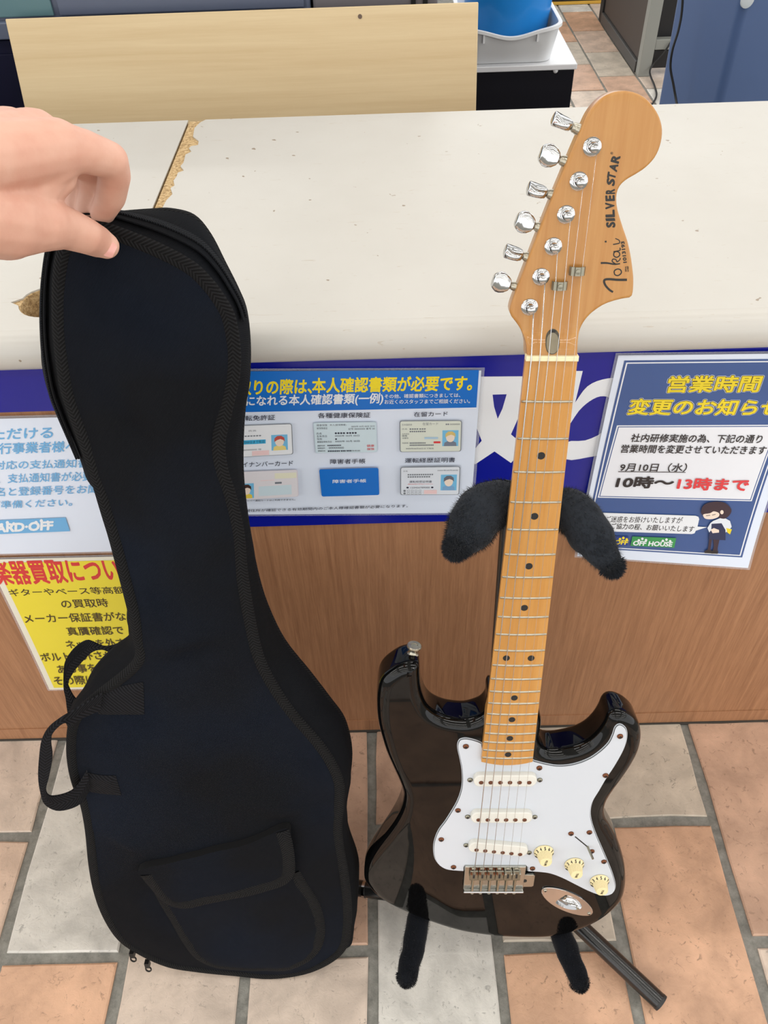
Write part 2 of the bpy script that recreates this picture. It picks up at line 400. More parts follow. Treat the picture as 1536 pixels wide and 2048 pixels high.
# ------------------------------------------------------------------ counter
CY = 0.716; TOPZ = 0.815
base = empty('counter_base', (0, CY, 0)); tag(base, 'wood laminate counter front standing on the tiled floor', 'counter')
def bx(name, a, b, m, parent):
    o = box(name, tuple(Vector(a) - parent.location), tuple(Vector(b) - parent.location), m, parent); return o
bx('front_panel', (-1.6, CY, 0.034), (1.6, CY + 0.02, 0.770), M_panel, base)
bx('skirting_board', (-1.6, CY - 0.0015, 0.003), (1.6, CY + 0.02, 0.0335), M_panel, base)
bx('floor_seal', (-1.6, CY - 0.004, -0.003), (1.6, CY + 0.01, 0.003), mat('seal_dark', srgb(60, 56, 50), 0.8), base)
for xx in (-1.6, 0.0, 1.58): bx('side_panel', (xx, CY + 0.021, 0.0), (xx + 0.02, 1.20, 0.770), M_panel, base)
bx('shelf', (-1.575, CY + 0.021, 0.35), (-0.005, 1.15, 0.37), M_dark, base)
SEAM = -0.2805; BACK = 1.247; FR = 0.704
def worktop(name, x0, x1, label, hole=None, notch=None):
    e = empty(name, ((x0 + x1) / 2, 0.97, 0.77)); tag(e, label, 'worktop'); off = e.location
    T = lambda x, y, z: Vector((x, y, z)) - off
    hs = [hole] if hole else []
    k = MB(); slab(k, [(x0 + 0.001, FR), (x1 - 0.001, FR), (x1 - 0.001, BACK - 0.001), (x0 + 0.001, BACK - 0.001)], 0.772, TOPZ - 0.0018, T, hs); k.build('core', M_pb, e)
    outline = [(x0, FR - 0.0005), (x1, FR - 0.0005), (x1, BACK), (x0, BACK)]
    if notch: outline = [(x0, FR - 0.0005), (x1, FR - 0.0005), (x1, BACK)] + notch
    k = MB(); slab(k, outline, TOPZ - 0.0017, TOPZ, T, [[(p[0], p[1]) for p in hole2] for hole2 in ([HOLE2] if hole else [])])
    prof = [(FR, TOPZ)]; R = 0.0215
    for i in range(13):
        a = math.pi / 2 + math.pi * i / 12; prof.append((FR + R * math.cos(a) * 0.95, TOPZ - R + R * math.sin(a)))
    prof += [(FR, 0.772), (CY + 0.03, 0.772)]
    n = len(prof); vs = [T(x, p[0], p[1]) for x in (x0, x1) for p in prof]
    k.build('laminate', M_lam, e)
    fs = [[i, i + n, i + n + 1, i + 1] for i in range(n - 1)] + [list(range(n)), list(range(n, 2 * n))[::-1]]
    o = obj('front_nosing', vs, fs, M_lam, e, True); sharp(o, 40)
    return e
hc = onZ((100, 602), TOPZ)
HOLE = [(hc.x + 0.030 * math.cos(a), hc.y + 0.030 * math.sin(a)) for a in [2 * math.pi * i / 28 for i in range(28)]]
HOLE2 = [(hc.x + (0.032 + (0.008 if abs(i - 14) < 1 else 0) + random.uniform(-.0006, .0012)) * math.cos(2 * math.pi * i / 28), hc.y + 0.031 * math.sin(2 * math.pi * i / 28)) for i in range(28)]
chip = [(825, 472), (800, 490), (778, 512), (772, 545), (795, 563), (792, 580), (765, 584), (756, 592), (766, 606), (742, 618), (734, 650), (722, 664), (736, 682), (712, 690), (706, 706), (694, 722), (698, 742), (682, 752), (690, 776), (666, 800), (650, 830), (628, 860)]
notch = [(onZ((p[0] * 0.5, p[1] * 0.5), TOPZ).x, min(BACK - 0.0005 * i, onZ((p[0] * 0.5, p[1] * 0.5), TOPZ).y)) for i, p in enumerate(chip)]
notch[0] = (notch[0][0], BACK); notch.append((SEAM, notch[-1][1] - 0.01))
worktop('worktop', -1.6, SEAM - 0.0012, 'white counter worktop with a round cable hole, left of the chipped seam', HOLE)
worktop('worktop', SEAM, 1.6, 'long white counter worktop with chipped seam edge, right of the seam', None, notch)
# ------------------------------------------------------------------ printed sheets on the counter front
class Sheet:
    def __init__(s, tl, tr, bl, curl=(0, 0), label='', cat='notice', name='notice', paper=None, margin=0.0035, film=True, group=None, off=0.0042):
        s.off = off
        s.tl, s.tr, s.bl, s.curl = Vector(tl), Vector(tr), Vector(bl), curl
        s.W = (s.tr - s.tl).length; s.Hh = (s.bl - s.tl).length; s.k = 0
        s.e = empty(name, s.S(0.5, 1)); tag(s.e, label, cat, group)
        if film: s.patch('laminate_film', [(-margin / s.W, -margin / s.Hh), (1 + margin / s.W, -margin / s.Hh), (1 + margin / s.W, 1 + margin / s.Hh), (-margin / s.W, 1 + margin / s.Hh)], M_film, 0.0)
        s.patch('paper', [(0, 0), (1, 0), (1, 1), (0, 1)], paper or M_paper, 0.0004, thick=True)
        s.lift = 0.0008
    def S(s, u, v, h=0.0):
        p = s.tl + (s.tr - s.tl) * u + (s.bl - s.tl) * v
        vv = max(0, v); d = vv * vv * (s.curl[0] * (1 - u) + s.curl[1] * u)
        return p + Vector((0, -d - h - s.off, 0))
    def uv(s, p):
        u = v = 0.5
        for _ in range(12):
            q = onP(p, s.S(u, v), Vector((0, 1, 0))) - s.S(u, v)
            a = s.tr - s.tl; b = s.bl - s.tl
            du = q.dot(a) / a.length_squared; dv = q.dot(b) / b.length_squared; u += du; v += dv
        return (u, v)
    def patch(s, name, q, m, h, parent=None, thick=False, sub=12):
        if len(q) == 4:
            vs = []; N = 40 if any(s.curl) else 1
            for j in range(N + 1):
                for i in range(N + 1):
                    a, b = i / N, j / N
                    u = (q[0][0] * (1 - a) + q[1][0] * a) * (1 - b) + (q[3][0] * (1 - a) + q[2][0] * a) * b
                    v = (q[0][1] * (1 - a) + q[1][1] * a) * (1 - b) + (q[3][1] * (1 - a) + q[2][1] * a) * b
                    vs.append(s.S(u, v, h) - s.e.location)
            fs = [[j * (N + 1) + i, (j + 1) * (N + 1) + i, (j + 1) * (N + 1) + i + 1, j * (N + 1) + i + 1] for j in range(N) for i in range(N)]
        else:
            v2, f2 = fill(q, (), 0.03 if any(s.curl) else None); vs = [s.S(p.x, p.y, h) - s.e.location for p in v2]; fs = f2
            fs = [f[::-1] for f in fs]
        return obj(name, vs, fs, m, parent or s.e)
    def quad(s, name, pts, m, h=None, parent=None):
        s.lift += 0.00002
        return s.patch(name, [s.uv(p) for p in pts], m, h or s.lift, parent)
    def text(s, t, BL, BR, TL, m, bold=0.0, name='printed_text', h=None):
        vs, fs = bold_copies(t, bold); a = Vector(s.uv(BL)); b = Vector(s.uv(BR)); c = Vector(s.uv(TL)); s.lift += 0.00002
        out = []
        for x, y, k in vs:
            q = a + (b - a) * x + (c - a) * y; out.append(s.S(q.x, q.y, (h or s.lift) + k * 0.000008) - s.e.location)
        s.lift += 0.00011 if bold else 0
        return obj(name, out, fs, m, s.e)
    def disc(s, name, c, r, m, ry=None, n=18): return s.quad(name, [(c[0] + r * math.cos(2 * math.pi * i / n), c[1] + (ry or r) * math.sin(2 * math.pi * i / n)) for i in range(n)], m)
def Z(ox, oy, sc): return lambda x, y: (ox + sc * x, oy + sc * y)
# blue band with big white characters
bandl = Sheet((-1.5, CY, 0.770), (-0.262, CY, 0.770), (-1.5, CY, 0.705), label='narrow plain blue sign strip under the counter edge, left of the gig bag', cat='sign', name='sign_band', paper=M_blue, film=False, off=0.0012)
band = Sheet((-0.26, CY, 0.770), (0.70, CY, 0.770), (-0.26, CY, 0.512), label='wide blue sign band with large white characters under the counter edge', cat='sign', name='sign_band', paper=M_blue, film=False, off=0.0012)
band.lift = 0.0007
# the band is only on the right of the bag low down; the left part ends higher
z = Z(880, 680, 0.427)
band.quad('white_character', [z(150, 170), z(400, 168), z(395, 250), z(372, 340), z(330, 440), z(364, 500), z(345, 560), z(332, 573), z(255, 520), z(165, 578), z(140, 520), z(200, 470), z(215, 440), z(175, 330), z(165, 258), z(246, 256), z(252, 310), z(268, 366), z(290, 320), z(310, 253), z(180, 256)][:0] or
          [z(150, 170), z(400, 168), z(393, 250), z(372, 350), z(332, 440), z(368, 470), z(345, 560), z(332, 574), z(255, 520), z(165, 580), z(120, 560), z(195, 470), z(160, 380), z(110, 258)], M_white)
band.quad('character_gap', [z(246, 254), z(312, 252), z(292, 320), z(270, 367), z(253, 310)], M_blue)
band.quad('white_character', [z(668, 143), z(560, 143), z(560, 470), z(590, 470)], M_white)
big = catmull([z(612, 330), z(640, 280), z(690, 215), z(760, 183), z(840, 180), z(900, 240), z(915, 340), z(880, 450), z(800, 520), z(690, 548), z(590, 556), z(590, 478), z(680, 468), z(760, 430), z(800, 370), z(810, 310), z(795, 270), z(750, 262), z(700, 285), z(650, 330), z(600, 400)], 3)
band.quad('white_character', big, M_white)
# ---- identity papers notice (landscape)
z = Z(480, 730, 0.3255)
TR = onY(z(1480, 18), CY); BR = onY(z(1415, 893), CY); TLd = onY(z(55, 25), CY) - TR
TLp = TR + TLd.normalized() * 0.291; BLp = TLp + (BR - TR)
ids = Sheet(TLp, TR, BLp, label='laminated landscape notice listing identity papers, blue and yellow heading', film=True)
I_blue = ink('blue', 18, 112, 204); I_yel = ink('yellow', 246, 222, 40); I_dk = ink('navy', 40, 46, 66); I_w = M_white
ids.quad('heading_band', [z(-130, 37), z(1468, 28), z(1452, 258), z(-130, 290)], I_blue)
ids.text('取りの際は、', z(-12, 182), z(440, 172), z(-12, 92), I_yel, 0.03)
ids.text('本人確認書類が必要です。', z(445, 168), z(1420, 152), z(445, 78), I_yel, 0.03)
ids.text('になれる本人確認書類(一例)', z(38, 258), z(874, 240), z(38, 186), I_w, 0.025)
ids.text('その他、確認書類につきましては、', z(888, 201), z(1352, 193), z(888, 176), I_w, 0.012)
ids.text('お近くのスタッフまでご相談ください。', z(888, 235), z(1412, 230), z(888, 208), I_w, 0.012)
for t, a, b, c in (('運転免許証', (-12, 340), (215, 333), (-12, 308)), ('各種健康保険証', (480, 322), (800, 318), (480, 290)), ('在留カード', (1068, 313), (1275, 308), (1068, 284)),
                   ('マイナンバーカード', (-22, 622), (325, 611), (-22, 592)), ('障害者手帳', (555, 602), (770, 598), (555, 573)), ('運転経歴証明書', (1013, 595), (1320, 590), (1013, 566)),
                   ('※マイナンバー通知カードはご利用できません。', (-20, 834), (340, 824), (-20, 823)), ('※現住所が確認できる有効期間内のご本人様確認書類が必要になります。', (15, 897), (1030, 866), (15, 880))):
    ids.text(t, z(*a), z(*b), z(*c), I_dk, 0.008)
def lerpq(q, a, b):
    t = [q[0][i] * (1 - a) + q[1][i] * a for i in (0, 1)]; u = [q[3][i] * (1 - a) + q[2][i] * a for i in (0, 1)]
    return z(*[t[i] * (1 - b) + u[i] * b for i in (0, 1)])
def rr(q, r=0.03):
    out = []
    for (cx, cy, a0) in ((1 - r, r * 2, -90), (1 - r, 1 - r * 2, 0), (r, 1 - r * 2, 90), (r, r * 2, 180)):
        for k in range(4):
            a = math.radians(a0 + 30 * k); out.append(lerpq(q, cx + r * math.cos(a), cy + 2 * r * math.sin(a)))
    return out
def sub(q, x0, y0, x1, y1): return [lerpq(q, x0, y0), lerpq(q, x1, y0), lerpq(q, x1, y1), lerpq(q, x0, y1)]
I_gray = ink('grey', 120, 126, 134)
def card(q, edge, fillc):
    ids.quad('card_print', rr(q), edge); q2 = [[q[k][i] + (q[(k + 2) % 4][i] - q[k][i]) * 0.012 for i in (0, 1)] for k in range(4)]; ids.quad('card_print', rr(q2), fillc)
def face(q, x0, y0, x1, y1, hair, shirt):
    ids.quad('card_photo', sub(q, x0, y0, x1, y1), ink('photo_sky', 120, 190, 228))
    P = lambda a, b: lerpq(q, x0 + (x1 - x0) * a, y0 + (y1 - y0) * b)
    ids.quad('card_photo', [P(.1, 1), P(.14, .78), P(.35, .68), P(.65, .68), P(.86, .78), P(.9, 1)], shirt)
    ids.quad('card_photo', [P(.5 + .27 * math.cos(a), .46 + .29 * math.sin(a)) for a in [2 * math.pi * i / 16 for i in range(16)]], ink('face', 240, 222, 206))
    ids.quad('card_photo', [P(.18, .45), P(.2, .22), P(.36, .08), P(.62, .07), P(.8, .2), P(.83, .45), P(.72, .34), P(.55, .28), P(.35, .34), P(.27, .4)], hair)
def cline(q, t, x0, x1, y, h, m, b=0.0): ids.text(t, lerpq(q, x0, y), lerpq(q, x1, y), lerpq(q, x0, y - h), m, b)
q = [(-60, 366), (320, 352), (328, 540), (-60, 562)]; card(q, I_gray, M_white)
face(q, .66, .34, .92, .84, ink('hair_red', 196, 84, 74), ink('shirt_yellow', 236, 214, 130))
ids.quad('card_print', sub(q, .05, .47, .57, .6), ink('card_cyan', 70, 176, 220)); cline(q, '00年00月00日まで有効', .07, .55, .58, .09, I_dk); cline(q, '●●●●●●●●●●', .05, .5, .36, .04, I_gray); cline(q, '氏名', .3, .42, .2, .05, I_gray)
ids.quad('card_print', sub(q, .35, .82, .62, .97), ink('card_pink', 240, 208, 208)); cline(q, '第 0000000000 号', .05, .5, .8, .05, I_gray)
q = [(450, 345), (838, 340), (845, 525), (465, 532)]; card(q, ink('card_ice2', 196, 216, 226), ink('card_ice', 206, 224, 232))
for t, x0, x1, y, h in (('健康保険', .05, .22, .12, .07), ('被保険者証', .05, .22, .22, .07), ('本人(被保険者)', .26, .52, .12, .07), ('0000年 00月 00日 交付', .6, .97, .17, .06), ('記号 00000000 番号 00', .55, .97, .25, .06), ('氏名', .04, .12, .39, .07), ('●●●● ●●●●', .33, .68, .38, .055), ('生年月日', .04, .2, .48, .07), ('0000年 00月 00日', .33, .72, .47, .06), ('性別', .04, .12, .57, .07), ('●', .33, .36, .57, .05), ('資格取得年月日', .04, .27, .66, .06), ('0000年 00月 00日', .33, .72, .65, .06), ('●●●●●●●●●', .2, .42, .77, .04), ('事業所名称', .04, .16, .78, .05), ('保険者番号', .04, .16, .86, .05), ('00000000', .22, .46, .86, .06), ('保険者名称', .04, .16, .95, .05), ('●●●●●●● ●●● ●●● 00-00-000', .2, .72, .96, .05)):
    cline(q, t, x0, x1, y, h, I_dk)
I_red = ink('red', 222, 66, 70); cline(q, '健康', .83, .95, .82, .08, I_red); cline(q, '保険', .83, .95, .93, .08, I_red)
q = [(980, 333), (1362, 330), (1357, 520), (982, 524)]; card(q, I_gray, ink('card_cream', 220, 226, 214))
face(q, .69, .31, .95, .82, ink('hair_blond', 214, 190, 120), ink('shirt_grey', 120, 130, 146))
for t, x0, x1, y, h in (('日本国政府', .04, .2, .15, .06), ('在留カード', .37, .62, .14, .09), ('●● 0000000000', .74, .97, .14, .05), ('氏名', .04, .12, .28, .05), ('●●●● ●●●', .16, .42, .28, .045), ('生年月日', .04, .15, .44, .05), ('国籍', .04, .12, .5, .05), ('●●●●●●●●', .16, .42, .36, .045), ('住居地', .04, .14, .57, .05), ('在留資格', .04, .14, .73, .05), ('●●●●●●●●●●', .16, .42, .73, .045), ('●●●●●●●●●●●●●●●', .16, .55, .8, .045), ('0000年00月00日まで有効', .1, .55, .91, .05)):
    cline(q, t, x0, x1, y, h, I_gray)
ids.quad('card_print', sub(q, .55, .66, .66, .72), I_red); ids.quad('card_print', sub(q, .4, .52, .62, .58), ink('card_sky', 176, 206, 228))
q = [(-60, 646), (355, 630), (362, 795), (-60, 822)]; card(q, ink('card_lilac', 216, 208, 216), ink('card_lilac2', 226, 222, 226))
ids.quad('card_print', sub(q, .42, .55, .9, .9), ink('card_ice', 206, 224, 232)); ids.quad('card_print', sub(q, .66, .42, .76, .49), I_gray); cline(q, '●●●●●● ●●●●', .45, .65, .36, .03, ink('card_pink', 240, 208, 208)); ids.quad('card_print', sub(q, .66, .1, .98, .3), ink('card_cream2', 232, 230, 206))
face(q, .14, .42, .35, .95, ink('hair_dark', 70, 46, 40), ink('shirt_yel2', 230, 204, 80))
q = [(487, 628), (850, 618), (856, 785), (503, 795)]; ids.quad('card_print', rr(q), I_blue); ids.text('障害者手帳', z(570, 713), z(775, 708), z(570, 691), I_w, 0.01)
q = [(985, 615), (1352, 610), (1345, 783), (985, 785)]; card(q, I_gray, ink('card_white', 224, 230, 238))
face(q, .68, .28, .95, .84, ink('hair_grey', 110, 110, 120), ink('shirt_blue', 126, 170, 210))
for t, x0, x1, y, h, mm in (('運転経歴証明書', .15, .53, .56, .08, I_dk), ('(運転免許証の交付はできません)', .12, .55, .63, .04, I_red), ('● 123456789000 ●', .1, .56, .76, .06, I_dk), ('氏名', .05, .12, .16, .05, I_gray), ('0000年00月00日', .62, .96, .15, .05, I_gray), ('●●●●●●●●●●●●', .12, .55, .29, .05, I_gray), ('●●●●●●●●●●', .12, .5, .37, .05, I_gray), ('● □ □ □ □', .05, .35, .88, .07, I_gray), ('● □ □ □ □', .05, .35, .97, .07, I_gray)): cline(q, t, x0, x1, y, h, mm)
ids.quad('card_print', sub(q, .4, .82, .62, .96), ink('card_pink', 240, 208, 208))
# ---- opening hours notice (portrait, lower right corner curling off)
z = Z(1140, 690, 0.2578)
hrs = Sheet((0.2395, CY, 0.758), (0.4525, CY - 0.002, 0.7545), (0.2365, CY, 0.457), curl=(0.013, 0.036), label='laminated portrait opening hours notice with yellow heading, lower corner curling away', margin=0.003)
N_bl = ink('notice_blue', 66, 92, 146); N_ln = M_white; N_k = ink('black', 44, 40, 42)
def uq(a): return a
hu = lambda name, q, m: (setattr(hrs, 'lift', hrs.lift + 0.00002), hrs.patch(name, q, m, hrs.lift))[1]
hu('border_print', [(.035, .021), (.955, .021), (.950, .948), (.022, .948)], N_bl)
hu('border_print', [(.046, .029), (.944, .029), (.939, .941), (.033, .941)], N_ln)
hu('panel_print', [(.053, .034), (.937, .034), (.932, .936), (.040, .936)], N_bl)
bx0, by0 = hrs.uv(z(365, 620)); bx1, by1 = hrs.uv(z(215, 1180))
hu('text_box', [(.072, by0), (.922, by0), (.912, by1), (.052, by1)], M_white)
hu('text_box', [(.079, by0 + .005), (.915, by0 + .005), (.905, by1 - .005), (.059, by1 - .005)], N_bl)
hu('text_box', [(.084, by0 + .009), (.910, by0 + .009), (.900, by1 - .009), (.064, by1 - .009)], ink('box_white', 234, 236, 242))
for t, a, b, c in (('営業時間', (742, 362), (1452, 358), (775, 238)), ('変更のお知らせ', (442, 532), (1608, 540), (476, 412))):
    hrs.text(t, z(*a), z(*b), z(*c), M_white, 0.075); hrs.text(t, z(*a), z(*b), z(*c), N_k, 0.055); hrs.text(t, z(*a), z(*b), z(*c), ink('yellow2', 236, 212, 48), 0.028)
for t, a, b, c, mm, bo in (('社内研修実施の為、下記の通り', (465, 745), (1475, 755), (482, 682), N_k, .018), ('営業時間を変更させていただきます', (388, 828), (1505, 842), (404, 765), N_k, .018), ('9月10日（水）', (380, 972), (893, 976), (396, 908), N_k, .014),
                           ('10時～', (350, 1098), (785, 1102), (374, 1012), N_k, .035), ('13時まで', (825, 1110), (1365, 1124), (847, 1020), I_red, .035)): hrs.text(t, z(*a), z(*b), z(*c), mm, bo)
hrs.quad('underline', [z(371, 970), z(893, 976), z(892, 981), z(370, 975)], N_k)
hrs.quad('speech_bubble', [z(225, 1290), z(970, 1314), z(992, 1322), z(998, 1340), z(985, 1398), z(1058, 1402), z(972, 1430), z(962, 1450), z(940, 1456), z(190, 1432)], M_white)
hrs.text('ご迷惑をお掛けいたしますが', z(270, 1363), z(860, 1374), z(282, 1316), N_k, .012); hrs.text('ご協力の程、お願いいたします', z(310, 1414), z(950, 1440), z(322, 1370), N_k, .012)
hrs.quad('logo_box', [z(480, 1473), z(820, 1486), z(805, 1561), z(465, 1546)], ink('green', 60, 150, 84)); hrs.text('OFF HOUSE', z(484, 1541), z(784, 1551), z(492, 1508), M_white, .04)
hrs.quad('logo_box', [z(280, 1468), z(452, 1474), z(440, 1544), z(270, 1538)], ink('logo_navy', 36, 62, 140)); hrs.text('OFF', z(340, 1532), z(440, 1536), z(348, 1500), I_yel, .04)
for cx, cy in ((530, 1502), (557, 1490), (585, 1500), (716, 1506), (744, 1496), (772, 1508)): hrs.disc('logo_dot', z(cx, cy), 2.6, M_white, n=10)
for cx, cy in ((384, 1492), (410, 1483), (436, 1494)): hrs.disc('logo_dot', z(cx, cy), 2.6, I_yel, n=10)
# bowing shop clerk drawing, simplified
C = 'clerk_drawing'; navy = ink('apron', 42, 50, 84); hairc = ink('hair_brown', 62, 46, 56); pale = ink('blouse', 226, 232, 240)
hrs.quad(C, [z(1075, 1480), z(1095, 1490), z(1085, 1570), z(1095, 1590), z(1060, 1590), z(1068, 1540)], hairc); hrs.quad(C, [z(1105, 1490), z(1155, 1490), z(1140, 1560), z(1140, 1590), z(1100, 1590), z(1110, 1550)], hairc)
hrs.quad(C, [z(1035, 1590), z(1060, 1572), z(1098, 1584), z(1095, 1603), z(1040, 1600)], N_k); hrs.quad(C, [z(1085, 1592), z(1110, 1576), z(1145, 1584), z(1140, 1606), z(1090, 1604)], N_k)
hrs.quad(C, [z(1105, 1350), z(1180, 1320), z(1235, 1350), z(1248, 1395), z(1225, 1430), z(1170, 1450), z(1075, 1440), z(1060, 1405), z(1085, 1365)], pale)
hrs.quad(C, [z(1092, 1372), z(1170, 1368), z(1200, 1420), z(1200, 1500), z(1068, 1492), z(1075, 1440), z(1090, 1420)], navy)
hrs.quad(C, [z(1085, 1418), z(1110, 1405), z(1150, 1420), z(1150, 1440), z(1100, 1445)], ink('face', 240, 222, 206)); hrs.quad(C, [z(1205, 1405), z(1250, 1415), z(1235, 1455), z(1215, 1440)], ink('yellow2', 236, 212, 48))
hrs.quad(C, catmull([z(1012, 1290), z(1022, 1240), z(1060, 1212), z(1130, 1200), z(1200, 1212), z(1245, 1260), z(1235, 1300), z(1200, 1330), z(1165, 1330), z(1100, 1310), z(1040, 1310)], 3), hairc)
hrs.quad(C, catmull([z(1030, 1298), z(1080, 1290), z(1110, 1275), z(1150, 1290), z(1145, 1318), z(1100, 1335), z(1050, 1334), z(1030, 1318)], 3), ink('face', 240, 222, 206)); hrs.disc(C, z(1172, 1282), 3.4, ink('face', 240, 222, 206), 4.2)
hrs.quad(C, [z(1048, 1308), z(1080, 1303), z(1082, 1307), z(1050, 1312)], hairc); hrs.quad(C, [z(1095, 1302), z(1122, 1296), z(1124, 1300), z(1097, 1306)], hairc)
# ---- white notice with pale blue type
z = Z(0, 820, 0.2831)
wht = Sheet((-0.636, CY, 0.7005), (-0.339, CY, 0.698), (-0.6385, CY, 0.4785), label='white landscape notice with pale blue type above the yellow notice')
L_b = ink('pale_blue', 112, 178, 226)
for t, a, b, c, bo in (('ただける', (-62, 208), (372, 194), (-62, 133), .02), ('行事業者様へ', (-5, 308), (545, 290), (-5, 232), .02), ('対応の支払通知書', (-42, 418), (625, 402), (-42, 358), .012), ('、支払通知書が必要', (-18, 514), (650, 494), (-18, 450), .012), ('名と登録番号をお聞', (-30, 606), (690, 582), (-30, 545), .012), ('ご準備ください。', (-62, 694), (510, 672), (-62, 641), .012)):
    wht.text(t, z(*a), z(*b), z(*c), L_b, bo)
wht.quad('logo_box', [z(-420, 790), z(465, 753), z(497, 850), z(-420, 888)], L_b); wht.text('HARD·OFF', z(-88, 860), z(372, 838), z(-88, 803), M_white, .05)
for cx, cy in ((15, 803), (55, 788), (100, 797), (258, 787), (295, 775), (340, 785)): wht.disc('logo_dot', z(cx, cy), 3.4, M_white, n=10)
# ---- yellow notice
yel = Sheet((-0.531, CY, 0.467), (-0.318, CY, 0.466), (-0.5435, CY, 0.166), curl=(0.006, 0.006), label='yellow portrait notice with red heading, lowest on the counter front', paper=ink('paper_cream', 236, 232, 214))
hu = (lambda q, m: (setattr(yel, 'lift', yel.lift + 0.00002), yel.patch('panel_print', q, m, yel.lift))[1])
hu([(.04, .022), (.97, .022), (.97, .982), (.04, .982)], ink('yellow3', 240, 222, 62))
Y_r = ink('red2', 216, 58, 60); Y_k = ink('brown_black', 70, 56, 34)
yel.text('楽器買取につい', z(-10, 1232), z(860, 1202), z(-82, 1068), Y_r, .03)
for t, a, b, c in (('ギターやベース等高額', (78, 1312), (890, 1292), (52, 1262)), ('の買取時', (445, 1397), (772, 1386), (422, 1337)), ('メーカー保証書がない', (182, 1502), (975, 1482), (158, 1440)), ('真贋確認で', (487, 1589), (882, 1579), (462, 1530)), ('ネックを外す', (478, 1680), (890, 1666), (455, 1622)), ('ボルトを外させて', (302, 1772), (880, 1752), (275, 1712)), ('ある事を', (420, 1857), (690, 1845), (396, 1797)), ('その際に', (395, 1938), (680, 1928), (370, 1877))):
    yel.text(t, z(*a), z(*b), z(*c), Y_k, .014)
# ------------------------------------------------------------------ guitar frame (fitted to the frets of the photograph)
GP0 = Vector((0.13420589, 0.55859042, -0.39765586)) + CAM
GV = Vector((-0.03414514, -0.27134148, -0.96187729)).normalized()
GU = Vector((0.99941365, -0.01171861, -0.03217186)); GU = (GU - GV * GU.dot(GV)).normalized()
GN = GU.cross(GV)                      # away from the viewer
GL = 0.785
gm = Matrix((GU, -GV, -GN)).transposed().to_4x4(); gm.translation = GP0 + GV * GL
guitar = empty('electric_guitar', mtx=gm)
tag(guitar, 'glossy black electric guitar with white pickguard and maple neck on a stand', 'guitar')
def gp(p, wd):
    """pixel -> (u, v) on the guitar plane wd metres behind the fret tops"""
    q = onP(p, GP0 + GN * wd, GN) - GP0; return Vector((q.dot(GU), q.dot(GV)))
def GLc(u, v, wd): return Vector((u, GL - v, -wd))
WF = 0.0105                            # body face
zb = Z(700, 1240, 0.4036)
sil = [(690, 325, 30), (668, 345, 44), (640, 370, 48), (600, 388, 48), (560, 397, 48), (510, 394, 48), (460, 384, 48), (410, 360, 48), (378, 330, 47), (358, 290, 45), (347, 250, 42), (343, 205, 38), (340, 160, 38), (320, 128, 44), (285, 116, 48), (245, 126, 48), (205, 150, 48), (172, 188, 44), (150, 235, 38), (138, 290, 34), (133, 350, 32), (135, 420, 31), (143, 480, 31), (158, 540, 31), (180, 610, 31), (210, 680, 31), (240, 745, 31), (262, 805, 31), (262, 850, 31), (250, 900, 31), (225, 960, 30), (190, 1020, 30), (150, 1080, 30), (115, 1135, 30), (90, 1180, 30), (75, 1225, 29), (70, 1270, 28), (78, 1322, 24), (128, 1388, 21), (190, 1428, 20), (260, 1458, 19), (380, 1495, 18), (500, 1525, 17), (600, 1545, 17), (700, 1558, 17), (800, 1565, 17), (900, 1567, 17), (980, 1564, 17), (1060, 1551, 17), (1130, 1530, 17), (1200, 1498, 18), (1260, 1455, 20), (1310, 1395, 24), (1340, 1328, 30), (1352, 1260, 32), (1350, 1180, 32), (1335, 1110, 32), (1310, 1040, 32), (1280, 985, 32), (1255, 940, 32), (1246, 890, 33), (1257, 840, 34), (1285, 782, 36), (1330, 710, 38), (1370, 640, 40), (1400, 570, 42), (1412, 500, 44), (1406, 445, 46), (1387, 402, 48), (1352, 370, 48), (1312, 352, 48), (1280, 350, 48), (1255, 360, 48), (1240, 380, 47), (1225, 420, 46), (1200, 460, 46), (1160, 497, 47), (1110, 521, 48), (1060, 535, 48), (1000, 545, 48), (950, 545, 46), (925, 535, 36), (935, 440, 26), (800, 380, 26)]
out = [gp(zb(x, y), wd / 1000) for x, y, wd in sil]
out = resample(catmull(out, 5), 0.0042)
if area2(out) < 0: out.reverse()
BT = 0.044; BR_ = 0.0115
cA, cB = gp(zb(285, 850), WF), gp(zb(560, 1545), WF); cd_ = (cB - cA).normalized(); cn = Vector((-cd_.y, cd_.x))
if (gp(zb(120, 1300), WF) - cA).dot(cn) < 0: cn = -cn
def drop(p):
    d = (p - cA).dot(cn)
    return 0.0 if d <= 0 else 0.20 * d * d / (d + 0.03)
jc = gp(zb(1077, 1396), WF - 0.001); j1 = gp(zb(1198, 1462), WF - 0.001); j0 = gp(zb(955, 1335), WF - 0.001); jd = (j1 - j0).normalized(); jn = Vector((-jd.y, jd.x)); JL = (j1 - j0).length / 2; JW = 0.0165
jp = lambda s_, t_: jc + jd * s_ + jn * t_
cup = [jp(-0.010 + 0.0, -0.010), jp(-0.012, -0.004), jp(-0.0125, 0.004), jp(-0.010, 0.0105), jp(0.004, 0.0112), jp(0.014, 0.0085), jp(0.0215, 0.003), jp(0.0225, -0.002), jp(0.017, -0.007), jp(0.004, -0.0108)]
cup = catmull(cup, 4)
